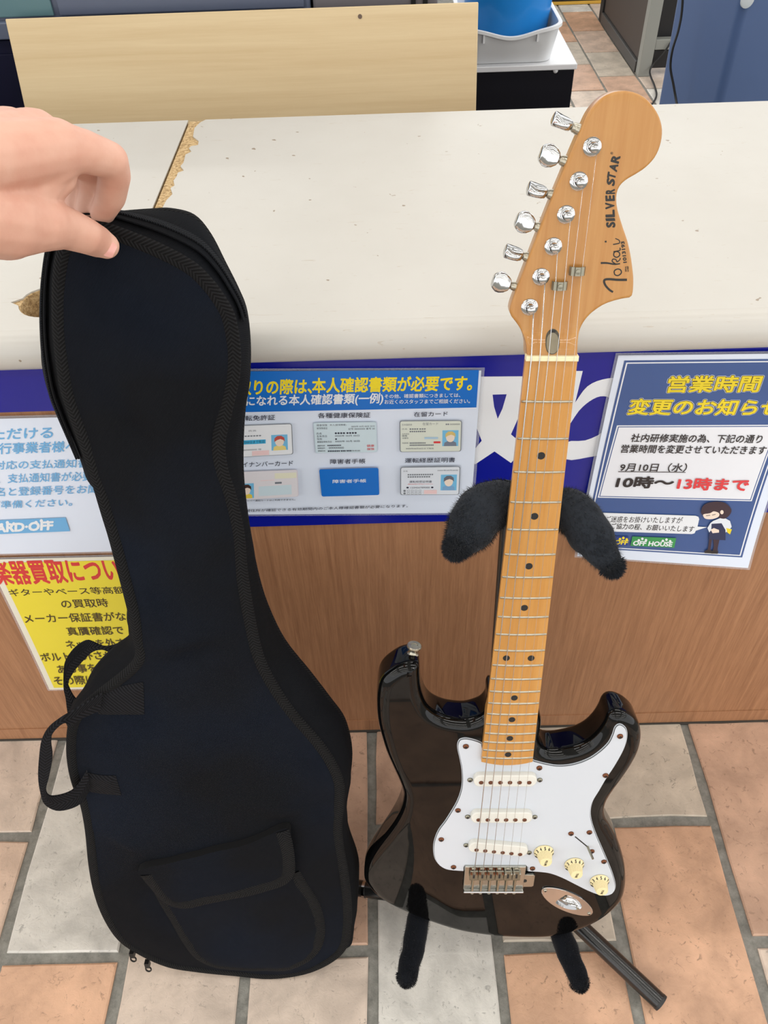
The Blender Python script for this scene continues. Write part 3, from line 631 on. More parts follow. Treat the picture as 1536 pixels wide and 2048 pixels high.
def body():
    rings = []
    for i in range(8):
        a = math.pi / 2 * i / 7; rings.append((BR_ * (1 - math.cos(a)), WF + BT - BR_ + BR_ * math.sin(a)))       # back: inset grows towards the back
    back = [(d, wd) for d, wd in rings][::-1]
    front = [(BR_ * (1 - math.cos(math.pi / 2 * i / 7)), WF + BR_ - BR_ * math.sin(math.pi / 2 * i / 7)) for i in range(8)]
    seq = back + front + [(BR_ + 0.0022, WF)]
    vs = []; n = len(out); last = None
    for d, wd in seq:
        lp = inset(out, d); k = 1 - (wd - WF) / BT
        vs += [GLc(p.x, p.y, wd + drop(p) * k) for p in lp]; last = lp
    fs = [[r * n + i, (r + 1) * n + i, (r + 1) * n + (i + 1) % n, r * n + (i + 1) % n] for r in range(len(seq) - 1) for i in range(n)]
    mb = MB(); mb.add(vs, fs)
    v2, f2 = fill(last, [cup], 0.012); mb.add([GLc(p.x, p.y, WF + drop(p)) for p in v2], [f[::-1] for f in f2])
    lp = inset(out, BR_); v2, f2 = fill(lp); mb.add([GLc(p.x, p.y, WF + BT) for p in v2], f2)
    o = mb.build('body', K_body, guitar, True)
    bm = bmesh.new(); bm.from_mesh(o.data); bmesh.ops.remove_doubles(bm, verts=bm.verts[:], dist=1e-5); bmesh.ops.recalc_face_normals(bm, faces=bm.faces[:]); bm.to_mesh(o.data); bm.free()
    for p in o.data.polygons: p.use_smooth = True
body()
def gslab(name, outline, w0, w1, m, parent=guitar, bev=0.0, holes=(), smooth=False):
    mb = MB(); slab(mb, [Vector((p[0], GL - p[1])) for p in outline], -w0, -w1, None, [[(q[0], GL - q[1]) for q in h] for h in holes], bev)
    o = mb.build(name, m, parent, smooth)
    if smooth: sharp(o, 40)
    return o
# pickguard
pg = [(655, 612), (635, 602), (600, 592), (570, 588), (545, 594), (533, 612), (532, 640), (543, 690), (552, 740), (555, 800), (548, 850), (530, 900), (505, 945), (470, 1000), (440, 1040), (420, 1085), (412, 1130), (418, 1180), (440, 1215), (470, 1235), (510, 1243), (564, 1246), (566, 1225), (570, 1216), (870, 1216), (878, 1225), (880, 1247), (930, 1250), (990, 1258), (1050, 1280), (1110, 1310), (1170, 1340), (1220, 1360), (1265, 1368), (1300, 1358), (1316, 1333), (1315, 1300), (1300, 1250), (1280, 1200), (1250, 1130), (1220, 1060), (1200, 1000), (1194, 950), (1205, 900), (1235, 850), (1270, 790), (1310, 730), (1350, 660), (1370, 610), (1376, 570), (1370, 540), (1350, 522), (1330, 520), (1312, 535), (1300, 570), (1280, 610), (1240, 650), (1190, 685), (1130, 710), (1070, 722), (1010, 722), (960, 712), (915, 700), (898, 690), (664, 690)]
sharp_i = {21, 22, 23, 24, 25, 26, 61, 62, 63, 64, 0}
pts = [gp(zb(*p), WF - 0.002) for p in pg]
dense = []
for i in range(len(pts)):
    if i in sharp_i or (i + 1) % len(pts) in sharp_i: dense.append(pts[i]); continue
    p0, p1, p2, p3 = pts[i - 1], pts[i], pts[(i + 1) % len(pts)], pts[(i + 2) % len(pts)]
    for k in range(4):
        t = k / 4; dense.append(0.5 * ((2 * p1) + (p2 - p0) * t + (2 * p0 - 5 * p1 + 4 * p2 - p3) * t * t + (3 * p1 - p0 - 3 * p2 + p3) * t ** 3))
guard = gslab('pickguard', dense, WF, WF - 0.0009, K_guard)
gslab('black_ply', inset(dense, 0.0007), WF - 0.0009, WF - 0.0014, K_guard2, guard)
gslab('top_ply', inset(dense, 0.0012), WF - 0.0014, WF - 0.0022, K_guard, guard)
GT = WF - 0.0022
def screw(p, wd, r, m, parent=guitar, name='screw', slot=True):
    mb = MB(); c = GLc(p[0], p[1], wd)
    mb.lathe([(r, 0), (r * 0.95, r * 0.35), (r * 0.6, r * 0.6), (0.0002, r * 0.66)], 12, c)
    o = mb.build(name, m, parent, True)
    if slot:
        k = MB(); e = r * 0.55; t = r * 0.16
        k.box((c.x - e, c.y - t, c.z + r * 0.55), (c.x + e, c.y + t, c.z + r * 0.72)); k.box((c.x - t, c.y - e, c.z + r * 0.55), (c.x + t, c.y + e, c.z + r * 0.72)); k.build('screw_slot', K_hole, o)
    return o
for p in ((574, 625), (535, 942), (452, 1086), (513, 1223), (904, 1230), (1258, 1196), (1186, 1051), (1266, 769), (1338, 575), (938, 732), (1095, 1057), (1198, 1145)):
    screw(gp(zb(*p), GT), GT, 0.0034, K_rust)
# neck
S = 0.648
fv = lambda n: S * (1 - 2 ** (-n / 12))
hw = lambda v: (0.0415 + 0.0135 * v / fv(21)) / 2 + 0.0007
FRAD = 0.24
def neck():
    secs = [-0.003, 0.0, 0.06, 0.12, 0.18, 0.24, 0.30, 0.35, 0.375, 0.395, 0.41, 0.44, 0.4625]
    vs = []; NT_, NB = 9, 14
    for v in secs:
        h = hw(max(0, v)); heel = smooth01((v - 0.365) / 0.04); dep = 0.0205 + 0.003 * max(0, v) / 0.36 + 0.002 * heel
        ex = 2.0 + 4.0 * heel; row = []
        for i in range(NT_):
            x = -h + 2 * h * i / (NT_ - 1); row.append((x, x * x / (2 * FRAD)))
        for i in range(NB):
            a = math.pi * (i + 0.5) / NB; c, s_ = math.cos(a), math.sin(a)
            x = h * math.copysign(abs(c) ** (2 / ex), c); y = 0.0055 + (dep - 0.0055) * abs(s_) ** (2 / ex); row.append((x, y))
        for x, wd in row:
            vv = v + (0.0035 * (1 - (x / h) ** 2) if v > 0.46 else 0); vs.append(GLc(x, vv, wd + 0.001))
    n = NT_ + NB; m_ = len(secs)
    fs = [[r * n + i, r * n + (i + 1) % n, (r + 1) * n + (i + 1) % n, (r + 1) * n + i] for r in range(m_ - 1) for i in range(n)]
    fs += [list(range(n))[::-1], list(range((m_ - 1) * n, m_ * n))]
    o = obj('neck', vs, fs, M_maple, guitar, True); sharp(o, 38); return o
NECK = neck()
for n_ in range(1, 22):
    v = fv(n_); h = hw(v) - 0.0005; vs = []; K = 8
    for i in range(K + 1):
        x = -h + 2 * h * i / K; wd = x * x / (2 * FRAD) + 0.001
        vs += [GLc(x, v - 0.0011, wd), GLc(x, v - 0.0006, wd - 0.001), GLc(x, v + 0.0006, wd - 0.001), GLc(x, v + 0.0011, wd)]
    fs = [[i * 4 + k, i * 4 + k + 1, (i + 1) * 4 + k + 1, (i + 1) * 4 + k] for i in range(K) for k in range(3)] + [[0, 1, 2, 3], [K * 4 + 3, K * 4 + 2, K * 4 + 1, K * 4]]
    obj('fret', vs, fs, K_nickel, guitar, True)
for n_, xs in ((3, (0,)), (5, (0,)), (7, (0,)), (9, (0,)), (12, (-0.0125, 0.0125)), (15, (0,)), (17, (0,)), (19, (0,)), (21, (0,))):
    v = (fv(n_) + fv(n_ - 1)) / 2
    for x in xs:
        mb = MB(); mb.lathe([(0.0036, 0), (0.0035, 0.00025), (0.0002, 0.0003)], 16, GLc(x, v, x * x / (2 * FRAD) + 0.001)); mb.build('position_dot', K_hole, guitar)
gslab('nut', [(-0.0215, -0.0045), (0.0215, -0.0045), (0.0215, 0.0), (-0.0215, 0.0)], 0.006, -0.0017, K_bone, bev=0.0006)
# headstock
z4 = Z(940, 160, 0.2995)
hs = [(380, 1858, 2), (378, 1800, 4), (371, 1755, 7), (355, 1702, 9), (330, 1652, 9), (302, 1612, 9), (277, 1580, 9), (266, 1545, 9), (273, 1505, 9), (296, 1440, 9), (350, 1300, 9), (430, 1090, 9), (520, 860, 9), (610, 640, 9), (690, 450, 9), (745, 325, 9), (785, 235, 9), (830, 170, 9), (885, 118, 9), (950, 85, 9), (1020, 72, 9), (1090, 80, 9), (1150, 105, 9), (1200, 145, 9), (1245, 205, 9), (1275, 270, 9), (1287, 340, 9), (1280, 410, 9), (1258, 480, 9), (1225, 535, 9), (1170, 590, 9), (1110, 630, 9), (1050, 665, 9), (1010, 700, 9), (988, 740, 9), (980, 790, 9), (985, 850, 9), (1000, 910, 9), (1025, 990, 9), (1055, 1080, 9), (1075, 1170, 9), (1088, 1260, 9), (1094, 1330, 9), (1092, 1400, 9), (1086, 1435, 9), (1078, 1452, 9), (1060, 1457, 9), (1020, 1463, 9), (960, 1478, 9), (900, 1500, 9), (850, 1530, 9), (800, 1570, 9), (760, 1620, 9), (735, 1670, 9), (722, 1730, 7), (718, 1790, 4), (716, 1858, 2)]
hp = [gp(z4(x, y), wd / 1000) for x, y, wd in hs]
hd = catmull(hp, 4, closed=False)
hd = resample(hd, 0.0028, closed=False)
HB = 0.023
def hw_at(v): return 0.0015 + 0.0075 * smooth01((-v - 0.004) / 0.022)
def headstock():
    ol = hd if area2(hd) > 0 else hd[::-1]
    n = len(ol); seq = []
    r = 0.0016
    for d, k in ((0.0012, 1), (0, 1.0), (0, 0), (0.0004, -1), (r, -2), (r + 0.001, -2)):
        seq.append((d, k))
    vs = []; last = None
    for d, k in seq:
        lp = inset(ol, d)
        for p in lp:
            f0 = hw_at(p.y); wd = HB if (k == 1 and d > 0) else HB - 0.0015 if k == 1 else f0 + r if k == 0 else f0 + 0.0005 if k == -1 else f0
            vs.append(GLc(p.x, p.y, wd))
        last = lp
    fs = [[q * n + i, (q + 1) * n + i, (q + 1) * n + (i + 1) % n, q * n + (i + 1) % n] for q in range(len(seq) - 1) for i in range(n)]
    mb = MB(); mb.add(vs, fs); v2, f2 = fill(last, (), 0.0055); mb.add([GLc(p.x, p.y, hw_at(p.y)) for p in v2], [f[::-1] for f in f2])
    lp = inset(ol, 0.0012); v2, f2 = fill(lp); mb.add([GLc(p.x, p.y, HB) for p in v2], f2)
    o = mb.build('headstock', M_mapleh, guitar, True)
    bm = bmesh.new(); bm.from_mesh(o.data); bmesh.ops.remove_doubles(bm, verts=bm.verts[:], dist=1e-5); bmesh.ops.recalc_face_normals(bm, faces=bm.faces[:]); bm.to_mesh(o.data); bm.free()
    for p in o.data.polygons: p.use_smooth = True
    sharp(o, 50); return o
HEAD = headstock()
HF = 0.009
c = gp(z4(550, 1745), 0.0058)
def conform(name, ol, lift, m, step):
    if area2(ol) < 0: ol = ol[::-1]
    v2, f2 = fill([Vector(p) for p in ol], (), step); obj(name, [GLc(p.x, p.y, hw_at(p.y) - lift) for p in v2], [f[::-1] for f in f2], m, guitar, True)
conform('truss_rod_opening', [(c.x + 0.0058 * math.cos(a), c.y + 0.0096 * math.copysign(abs(math.sin(a)) ** 0.8, math.sin(a))) for a in [2 * math.pi * i / 32 for i in range(32)]], 0.00025, mat('truss_dark', srgb(70, 64, 50), 0.5), 0.003)
conform('truss_rod_opening', [(c.x + 0.0050 * math.cos(a), c.y + 0.0012 + 0.0078 * math.copysign(abs(math.sin(a)) ** 0.8, math.sin(a))) for a in [2 * math.pi * i / 32 for i in range(32)]], 0.0004, mat('truss_plug', srgb(132, 124, 104), 0.4, 0.5), 0.003)
conform('truss_rod_socket', [(c.x + 0.0026 * math.cos(a), c.y - 0.0078 + 0.0010 * math.sin(a)) for a in [2 * math.pi * i / 16 for i in range(16)]], 0.0005, K_hole, 0.002)
# tuners
posts = [(397, 1515), (473, 1313), (555, 1110), (640, 897), (725, 675), (815, 445)]
btn = [(1003, 565), (1027, 506), (1050, 445), (1074, 381), (1099, 312), (1124, 244)]
root = [(1037, 575), (1058, 515), (1081, 456), (1106, 390), (1131, 323), (1157, 259)]
POST = []
for i, (pp, bp, rp) in enumerate(zip(posts, btn, root)):
    p = gp(z4(*pp), HF); POST.append(p)
    tn = empty('tuner'); tn.parent = guitar; tn.location = GLc(p.x, p.y, HF)
    mb = MB(); mb.lathe([(0.0068, 0), (0.0068, 0.0008), (0.0058, 0.0014), (0.0045, 0.0016), (0.0042, 0.0026), (0.003, 0.0028)], 20); mb.build('bushing', K_chrome, tn, True, ang=30)
    mb = MB(); mb.lathe([(0.0030, 0), (0.0030, 0.0040), (0.0024, 0.0052), (0.0024, 0.0074), (0.0031, 0.0088), (0.0030, 0.0100), (0.0014, 0.0108), (0.0002, 0.0110)], 14)
    for k in range(4): mb.tube([(0.0033 * math.cos(a), 0.0033 * math.sin(a), 0.0044 + 0.0008 * k + 0.0008 * a / 6.28) for a in [2 * math.pi * j / 10 for j in range(11)]], 0.00042, 5)
    mb.build('post', K_chrome, tn, True, ang=40)
    wb = 0.0165; b_ = gp(bp, wb); r_ = gp(rp, wb); ax = Vector((b_.x - r_.x, -(b_.y - r_.y), 0)).normalized(); pr = Vector((-ax.y, ax.x, 0)); nz = Vector((0, 0, 1))
    o = GLc(r_.x, r_.y, wb) - GLc(p.x, p.y, HF); L = (b_ - r_).length
    mb = MB(); mb.tube([o - ax * 0.010, o + ax * (L - 0.0085)], [0.0024, 0.0024], 10); mb.lathe([(0.0024, L - 0.0125), (0.0036, L - 0.0115), (0.0036, L - 0.0095), (0.0026, L - 0.008)], 12, o, pr, nz, ax); mb.lathe([(0.0030, -0.004), (0.0042, -0.003), (0.0040, 0.002), (0.0026, 0.004)], 12, o, pr, nz, ax)
    mb.build('shaft', K_nickel, tn, True, ang=40)
    A, Bv = (pr, nz) if i % 2 == 0 else ((pr * 0.35 + nz * 0.94).normalized(), (pr * 0.94 - nz * 0.35).normalized())
    mb = MB(); vs = []; K = 16; st = [(0, .0026, .0026), (.0012, .0048, .0034), (.004, .0072, .0034), (.0078, .0084, .0032), (.0108, .0082, .0036), (.0134, .0066, .0044), (.0146, .0056, .0046), (.0152, .0046, .0036)]
    s0 = L - 0.0078
    for s_, a_, t_ in st:
        for k in range(K):
            an = 2 * math.pi * (k + .5) / K; cx, cy = math.cos(an), math.sin(an)
            vs.append(o + ax * (s0 + s_) + A * (a_ * math.copysign(abs(cx) ** 0.62, cx)) + Bv * (t_ * math.copysign(abs(cy) ** 0.80, cy)))
    fs = [[q * K + k, q * K + (k + 1) % K, (q + 1) * K + (k + 1) % K, (q + 1) * K + k] for q in range(len(st) - 1) for k in range(K)] + [list(range(K))[::-1], list(range((len(st) - 1) * K, len(st) * K))]
    mb.add(vs, fs); mb.build('tuner_button', K_chrome, tn, True, ang=32)
    mb = MB(); q = GLc(r_.x, r_.y, 0) - GLc(p.x, p.y, 0); e = -q.normalized()
    mb.box((-0.007, -0.006, -(HB - HF) - 0.009), (0.007, 0.006, -(HB - HF))); mb.build('gear_housing', K_nickel, tn)
# bridge
bq = [zb(568, 1216), zb(878, 1216), zb(860, 1338), zb(565, 1338)]
b0 = gp(bq[0], WF - 0.003); b1 = gp(bq[1], WF - 0.003); b2 = gp(bq[2], WF - 0.011); b3 = gp(bq[3], WF - 0.011)
BX0, BX1 = (b0.x + b3.x) / 2, (b1.x + b2.x) / 2; BV0 = (b0.y + b1.y) / 2; BV1 = BV0 + 0.0445
bridge = empty('bridge'); bridge.parent = guitar; bridge.location = GLc((BX0 + BX1) / 2, BV1, WF)
def bl(u, v, wd): return GLc(u, v, wd) - bridge.location
K_plate = mat('bridge_steel', srgb(186, 186, 178), 0.22, 1.0)
def bbox(name, u0, u1, v0, v1, w0, w1, m, bev=0.0006, parent=bridge):
    a = bl(u0, v1, w0); b = bl(u1, v0, w1); return box(name, tuple(a), tuple(b), m, parent, bev)
bbox('base_plate', BX0, BX1, BV0, BV1, WF - 0.0015, WF - 0.0048, K_plate, 0.001)
bbox('rear_lip', BX0, BX1, BV1 - 0.0028, BV1, WF - 0.0046, WF - 0.0098, K_chrome, 0.001)
sx = [-0.0260 + 0.0104 * i for i in range(6)]
su = (BX0 + BX1) / 2 - 0.0005
SADV = S + 0.002
for i in range(6):
    x = su + sx[i]
    screw((x, BV0 + 0.0052), WF - 0.0048, 0.0038, K_nickel, guitar, 'bridge_screw')
    sd = empty('saddle'); sd.parent = bridge; sd.location = bl(x, SADV, WF - 0.005); off = bridge.location + sd.location
    def sb(name, u0, u1, v0, v1, w0, w1, m, bev=0.0005):
        a = GLc(u0, v1, w0) - off; b = GLc(u1, v0, w1) - off; return box(name, tuple(a), tuple(b), m, sd, bev)
    sb('saddle_top', x - 0.0049, x + 0.0049, SADV - 0.0045, SADV + 0.012, WF - 0.0085, WF - 0.0105, K_dull)
    sb('saddle_end', x - 0.0049, x + 0.0049, SADV + 0.0105, SADV + 0.0125, WF - 0.0050, WF - 0.0105, K_dull)
    for s_ in (-0.0035, 0.0035):
        mb = MB(); mb.lathe([(0.0012, 0), (0.0012, 0.0085), (0.0007, 0.0088)], 8, GLc(x + s_, SADV - 0.0025, WF - 0.0048) - off); mb.build('height_screw', K_rust if i < 4 else K_nickel, sd)
    sb('string_slot', x - 0.0012, x + 0.0012, SADV + 0.0005, SADV + 0.008, WF - 0.0100, WF - 0.0107, K_hole, 0)
    mb = MB(); mb.tube([GLc(x, SADV + 0.0125, WF - 0.0078) - off, GLc(x, BV1 + 0.0005, WF - 0.0078) - off], 0.0014, 8); mb.build('intonation_screw', K_nickel, sd)
    mb = MB(); mb.tube([GLc(x, BV1 - 0.0002, WF - 0.0078) - off, GLc(x, BV1 + 0.0014, WF - 0.0078) - off], [0.0027, 0.0022], 12); mb.build('screw_head', K_nickel, sd)
e0 = gp(zb(862, 1258), WF - 0.003); e1 = gp(zb(908, 1318), WF - 0.003)
gslab('arm_socket_plate', [(BX1 - 0.002, e0.y), (e1.x - 0.002, e0.y), (e1.x, e0.y + 0.002), (e1.x, e1.y - 0.002), (e1.x - 0.002, e1.y), (BX1 - 0.002, e1.y)], WF - 0.0012, WF - 0.0044, K_plate, guitar, 0.0006)
hc_ = gp(zb(866, 1293), WF - 0.0045); gslab('arm_socket_hole', circle(hc_.x, hc_.y, 0.0026), WF - 0.004, WF - 0.00475, K_hole)
# pickups
def pickup(a, b, w_, pa, pb, s1, s2, label=None):
    a = gp(zb(*a), GT - 0.006); b = gp(zb(*b), GT - 0.006); d = (b - a).normalized(); nn = Vector((-d.y, d.x)); R = w_ / 2
    pu = empty('pickup'); pu.parent = guitar
    a2, b2 = a + d * R * 0.8, b - d * R * 0.8; ol = []
    for k in range(13): an = math.pi / 2 + math.pi * k / 12; ol.append(a2 + d * (R * 0.8 * math.cos(an)) + nn * (R * math.sin(an)))
    for k in range(13): an = -math.pi / 2 + math.pi * k / 12; ol.append(b2 + d * (R * 0.8 * math.cos(an)) + nn * (R * math.sin(an)))
    gslab('pickup_cover', ol, GT, GT - 0.0058, K_cover, pu, 0.0016, smooth=True)
    p0, p1 = gp(zb(*pa), GT - 0.006), gp(zb(*pb), GT - 0.006)
    for k in range(6):
        q = p0.lerp(p1, k / 5); mb = MB(); mb.lathe([(0.0026, 0), (0.0026, 0.0006), (0.0022, 0.0009), (0.0002, 0.0009)], 14, GLc(q.x, q.y, GT - 0.0058)); mb.build('pole_piece', K_pole, pu, True, ang=40)
    for sp in (s1, s2): screw(gp(zb(*sp), GT - 0.001), GT, 0.0032, K_dull, pu, 'mounting_screw')
pickup((612, 800), (928, 800), 0.0185, (650, 806), (888, 806), (595, 795), (941, 795))
pickup((599, 982), (906, 982), 0.0185, (637, 991), (865, 991), (583, 977), (916, 978))
pickup((588, 1126), (882, 1152), 0.0185, (627, 1140), (843, 1162), (575, 1118), (888, 1155))
# knobs
for (cx, cy), word in (((962, 1158), 'VOLUME'), ((1113, 1220), 'TONE'), ((1238, 1302), 'TONE')):
    p = gp(zb(cx, cy), GT - 0.003); kn = empty('control_knob'); kn.parent = guitar; kn.location = GLc(p.x, p.y, GT)
    mb = MB(); mb.lathe([(0.0118, 0.0003), (0.0120, 0.001), (0.0112, 0.0030), (0.0100, 0.0040), (0.0088, 0.0055)], 40); mb.build('skirt', K_cream, kn, True, ang=35)
    vs = []; K = 72
    for r, h in ((0.0090, 0.0052), (0.0080, 0.0115), (0.0072, 0.0150)):
        for k in range(K): rr_ = r - (0.00035 if k % 2 else 0); an = 2 * math.pi * k / K; vs.append((rr_ * math.cos(an), rr_ * math.sin(an), h))
    fs = [[q * K + k, q * K + (k + 1) % K, (q + 1) * K + (k + 1) % K, (q + 1) * K + k] for q in range(2) for k in range(K)]; obj('grip', vs, fs, K_cream, kn)
    mb = MB(); mb.lathe([(0.0073, 0.0149), (0.0068, 0.0157), (0.0002, 0.0160)], 32); mb.build('cap', K_cream, kn, True, ang=40)
    v2, f2 = bold_copies(word, 0.03); wdt = 0.0092 if word == 'VOLUME' else 0.0075; an = math.radians(-100); ca, sa = math.cos(an), math.sin(an)
    def pl(x, y, k): X = (x - .5) * wdt; Y_ = (y - .5) * 0.0026; return (X * ca - Y_ * sa, X * sa + Y_ * ca, 0.01605 + k * 1e-5)
    obj('knob_lettering', [pl(*v) for v in v2], f2, K_ink, kn)
    for dgt in range(1, 11):
        v2, f2 = bold_copies(str(dgt), 0.03); an = math.radians(235 - dgt * 29); ux = Vector((math.sin(an), -math.cos(an), 0)); rd = Vector((math.cos(an), math.sin(an), 0))
        hh = 0.0030; ww = hh * 0.62 * len(str(dgt))
        obj('knob_numeral', [rd * (0.0093 + y * 0.0024) + ux * ((x - .5) * ww) + Vector((0, 0, 0.0050 - y * 0.0024 + 0.0003 + k * 1e-5)) for x, y, k in v2], f2, K_ink, kn)
# selector
a = gp(zb(1115, 1073), GT); b = gp(zb(1182, 1128), GT); d = (b - a).normalized(); nn = Vector((-d.y, d.x)) * 0.0008
gslab('selector_slot', [a - nn, b - nn, b + nn, a + nn], GT + 0.0005, GT - 0.0001, K_hole)
a3 = GLc(*gp(zb(1176, 1122), GT), GT + 0.001); e3 = gp(zb(1204, 1184), GT - 0.016); b3_ = GLc(e3.x, e3.y, GT - 0.016)
mb = MB(); mb.tube([a3, a3.lerp(b3_, 0.5), b3_], [0.0014, 0.0016, 0.0015], 6); mb.build('selector_lever', K_dull, guitar)
# jack plate
ol = [jp(JL * math.cos(a), JW * math.sin(a) * (1 - 0.12 * math.cos(a) ** 2)) for a in [2 * math.pi * i / 48 for i in range(48)]]
jk = gslab('jack_plate', ol, WF + 0.0005, WF - 0.0015, K_chrome, guitar, 0.0005, [cup])
vs = []; rows = 8; n_ = len(cup); cc = sum(cup, Vector((0, 0))) / n_
for q in range(rows + 1):
    t = q / rows; k = 0.25 + 0.75 * math.cos(t * math.pi / 2) ** 0.7
    vs += [GLc(*(cc + (p - cc) * k - jd * (0.006 * t)), WF - 0.0014 + 0.0115 * math.sin(t * math.pi / 2)) for p in cup]
obj('jack_cup', vs, [[q * n_ + i, q * n_ + (i + 1) % n_, (q + 1) * n_ + (i + 1) % n_, (q + 1) * n_ + i] for q in range(rows) for i in range(n_)] + [list(range(rows * n_, (rows + 1) * n_))], K_chrome, guitar, True)
q = jp(-0.0085, 0); mb = MB(); mb.tube([GLc(q.x, q.y, WF + 0.004), GLc(*jp(-0.004, 0), WF + 0.0055)], [0.0046, 0.0046], 16); mb.build('jack_socket', K_nickel, guitar, True, ang=40)
for s_ in (-JL + 0.0045, JL - 0.0045): q = jp(s_, 0); screw((q.x, q.y), WF - 0.0014, 0.0024, K_nickel, guitar, 'jack_screw')
# strap button on the long horn
sbp = gp(zb(310, 175), 0.033); o = GLc(sbp.x, sbp.y, 0.033); ax = Vector((0.12, 0.99, 0)).normalized(); pr = ax.cross(Vector((0, 0, 1))).normalized(); pz = Vector((0, 0, 1))
mb = MB(); mb.lathe([(0.0062, -0.006), (0.0064, 0.003), (0.0050, 0.0045), (0.0042, 0.008), (0.0052, 0.0105), (0.0078, 0.0118), (0.0078, 0.0132), (0.0070, 0.0140), (0.0040, 0.0134), (0.0038, 0.0128), (0.0002, 0.0128)], 24, o, pr, pz, ax); mb.build('strap_button', K_nickel, guitar, True, ang=35)
# string trees
trees = [gp(z4(718, 1277), HF - 0.004), gp(z4(600, 1375), HF - 0.004)]
for p in trees:
    st = empty('string_tree'); st.parent = guitar; st.location = GLc(p.x, p.y, HF)
    mb = MB()
    prof = [(-0.0062, 0.0030), (-0.0050, 0.0050), (-0.0028, 0.0050), (-0.0020, 0.0062), (0.0020, 0.0062), (0.0028, 0.0050), (0.0050, 0.0050), (0.0062, 0.0030)]
    vs = [(x, y, h) for y in (-0.0034, 0.0034) for x, h in prof] + [(x, y, h - 0.0012) for y in (-0.0034, 0.0034) for x, h in prof]
    fs = [[i, i + 1, 9 + i, 8 + i] for i in range(7)] + [[16 + i, 24 + i, 25 + i, 17 + i] for i in range(7)] + [[i, 16 + i, 17 + i, 1 + i] for i in range(7)] + [[8 + i, 9 + i, 25 + i, 24 + i] for i in range(7)]
    mb.add(vs, fs); mb.lathe([(0.0022, 0.0), (0.0022, 0.005)], 10); mb.build('tree_clip', K_dull, st)
    mb = MB(); mb.lathe([(0.0020, 0.0062), (0.0019, 0.0070), (0.0002, 0.0073)], 12); mb.build('tree_screw', K_dull, st, True, ang=40)
# strings
for i in range(6):
    r = (0.00053, 0.00042, 0.00031, 0.00022, 0.00017, 0.00013)[i] * 1.12
    xn = -0.0175 + 0.007 * i; xb = su + sx[i]; p = POST[i]
    wb_ = WF - 0.0112; pts_ = [GLc(xb, SADV + 0.006, WF - 0.0085), GLc(xb, SADV, wb_), GLc(xn, -0.002, -0.0018 - 0.0004)]
    side = 0.0026
    if i >= 2:
        tp = trees[1] if i in (2, 3) else trees[0]; tx = tp.x + (-0.0035 if i in (2, 4) else 0.0035); pts_.append(GLc(tx, tp.y, HF - 0.0042))
    pts_.append(GLc(p.x + side, p.y, HF - 0.0055))
    mb = MB(); mb.tube(pts_, r, 6); mb.build('string', K_string, guitar, True)
# headstock lettering
def glet(t, BL, BR, TL, bold=0.03):
    v2, f2 = bold_copies(t, bold); a, b, c = (gp(z4(*q), HF) for q in (BL, BR, TL))
    obj('logo_lettering', [GLc(*(a + (b - a) * x + (c - a) * y), HF - 0.00012 - k * 8e-6) for x, y, k in v2], f2, K_ink, guitar)
word = 'SILVER'
for i, ch in enumerate(word):
    ys = [985, 940, 915, 862, 808, 762, 722][i]; ye = [950, 926, 870, 820, 772, 742 - 12][i]
    bx_ = 967 - 5 * math.sin(math.pi * i / 6); glet(ch, (bx_ + 1, ys - 4), (bx_ - 1, ye), (bx_ - 54, ys - 2), 0.05)
for i, ch in enumerate('STAR'):
    ys = [706, 664, 612, 556][i]; ye = [668, 628, 568, 512][i]; x0 = [962, 966, 978, 990][i]; x1 = [966, 972, 988, 1002][i]; glet(ch, (x0, ys), (x1, ye), (x0 - 48, ys - 14), 0.05)
glet('®', (953, 499), (957, 482), (936, 495), 0.01)
glet('1013193', (1046, 1218), (1030, 1078), (1024, 1220), 0.045)
glet('SERIAL', (1046, 1280), (1044, 1243), (1036, 1280), 0.02); glet('NUMBER', (1061, 1280), (1058, 1242), (1051, 1280), 0.02)
def stroke(pts, rad):
    P = catmull([(*p, 0) for p in pts], 5, closed=False); n = len(P); A = []; B = []
    for i, p in enumerate(P):
        t = P[min(i + 1, n - 1)] - P[max(i - 1, 0)]; t.normalize(); nn = Vector((-t.y, t.x, 0)) * (rad[0] + (rad[1] - rad[0]) * i / (n - 1)) * (0.55 + 0.45 * math.sin(math.pi * min(1, (i + 1.5) / 5)) if i < 3 else 1)
        A.append(p + nn); B.append(p - nn)
    vs = [GLc(*gp(z4(q.x, q.y), HF), HF - 0.00015) for q in A + B]
    obj('logo_lettering', vs, [[i, i + 1, n + i + 1, n + i] for i in range(n - 1)], K_ink, guitar)
stroke([(955, 1416), (930, 1400), (905, 1372), (895, 1345), (905, 1332), (935, 1330), (985, 1334), (1048, 1334)], (7, 8))
stroke([(962, 1280), (968, 1300), (990, 1305), (1010, 1288), (1005, 1268), (985, 1262), (966, 1272), (962, 1286)], (4, 4))
stroke([(873, 1222), (915, 1222), (965, 1230), (1002, 1226)], (7, 4)); stroke([(975, 1230), (950, 1212), (955, 1196), (975, 1200), (982, 1214), (1000, 1200), (1003, 1188)], (4, 3.5))
stroke([(962, 1150), (960, 1172), (978, 1184), (998, 1172), (996, 1152), (975, 1144), (964, 1152)], (4, 4)); stroke([(958, 1146), (985, 1142), (1003, 1134), (1000, 1120)], (4, 3.5))
stroke([(955, 1098), (978, 1094), (998, 1088), (995, 1070), (970, 1058)], (4, 3)); stroke([(900, 1080), (912, 1078)], (6, 6))
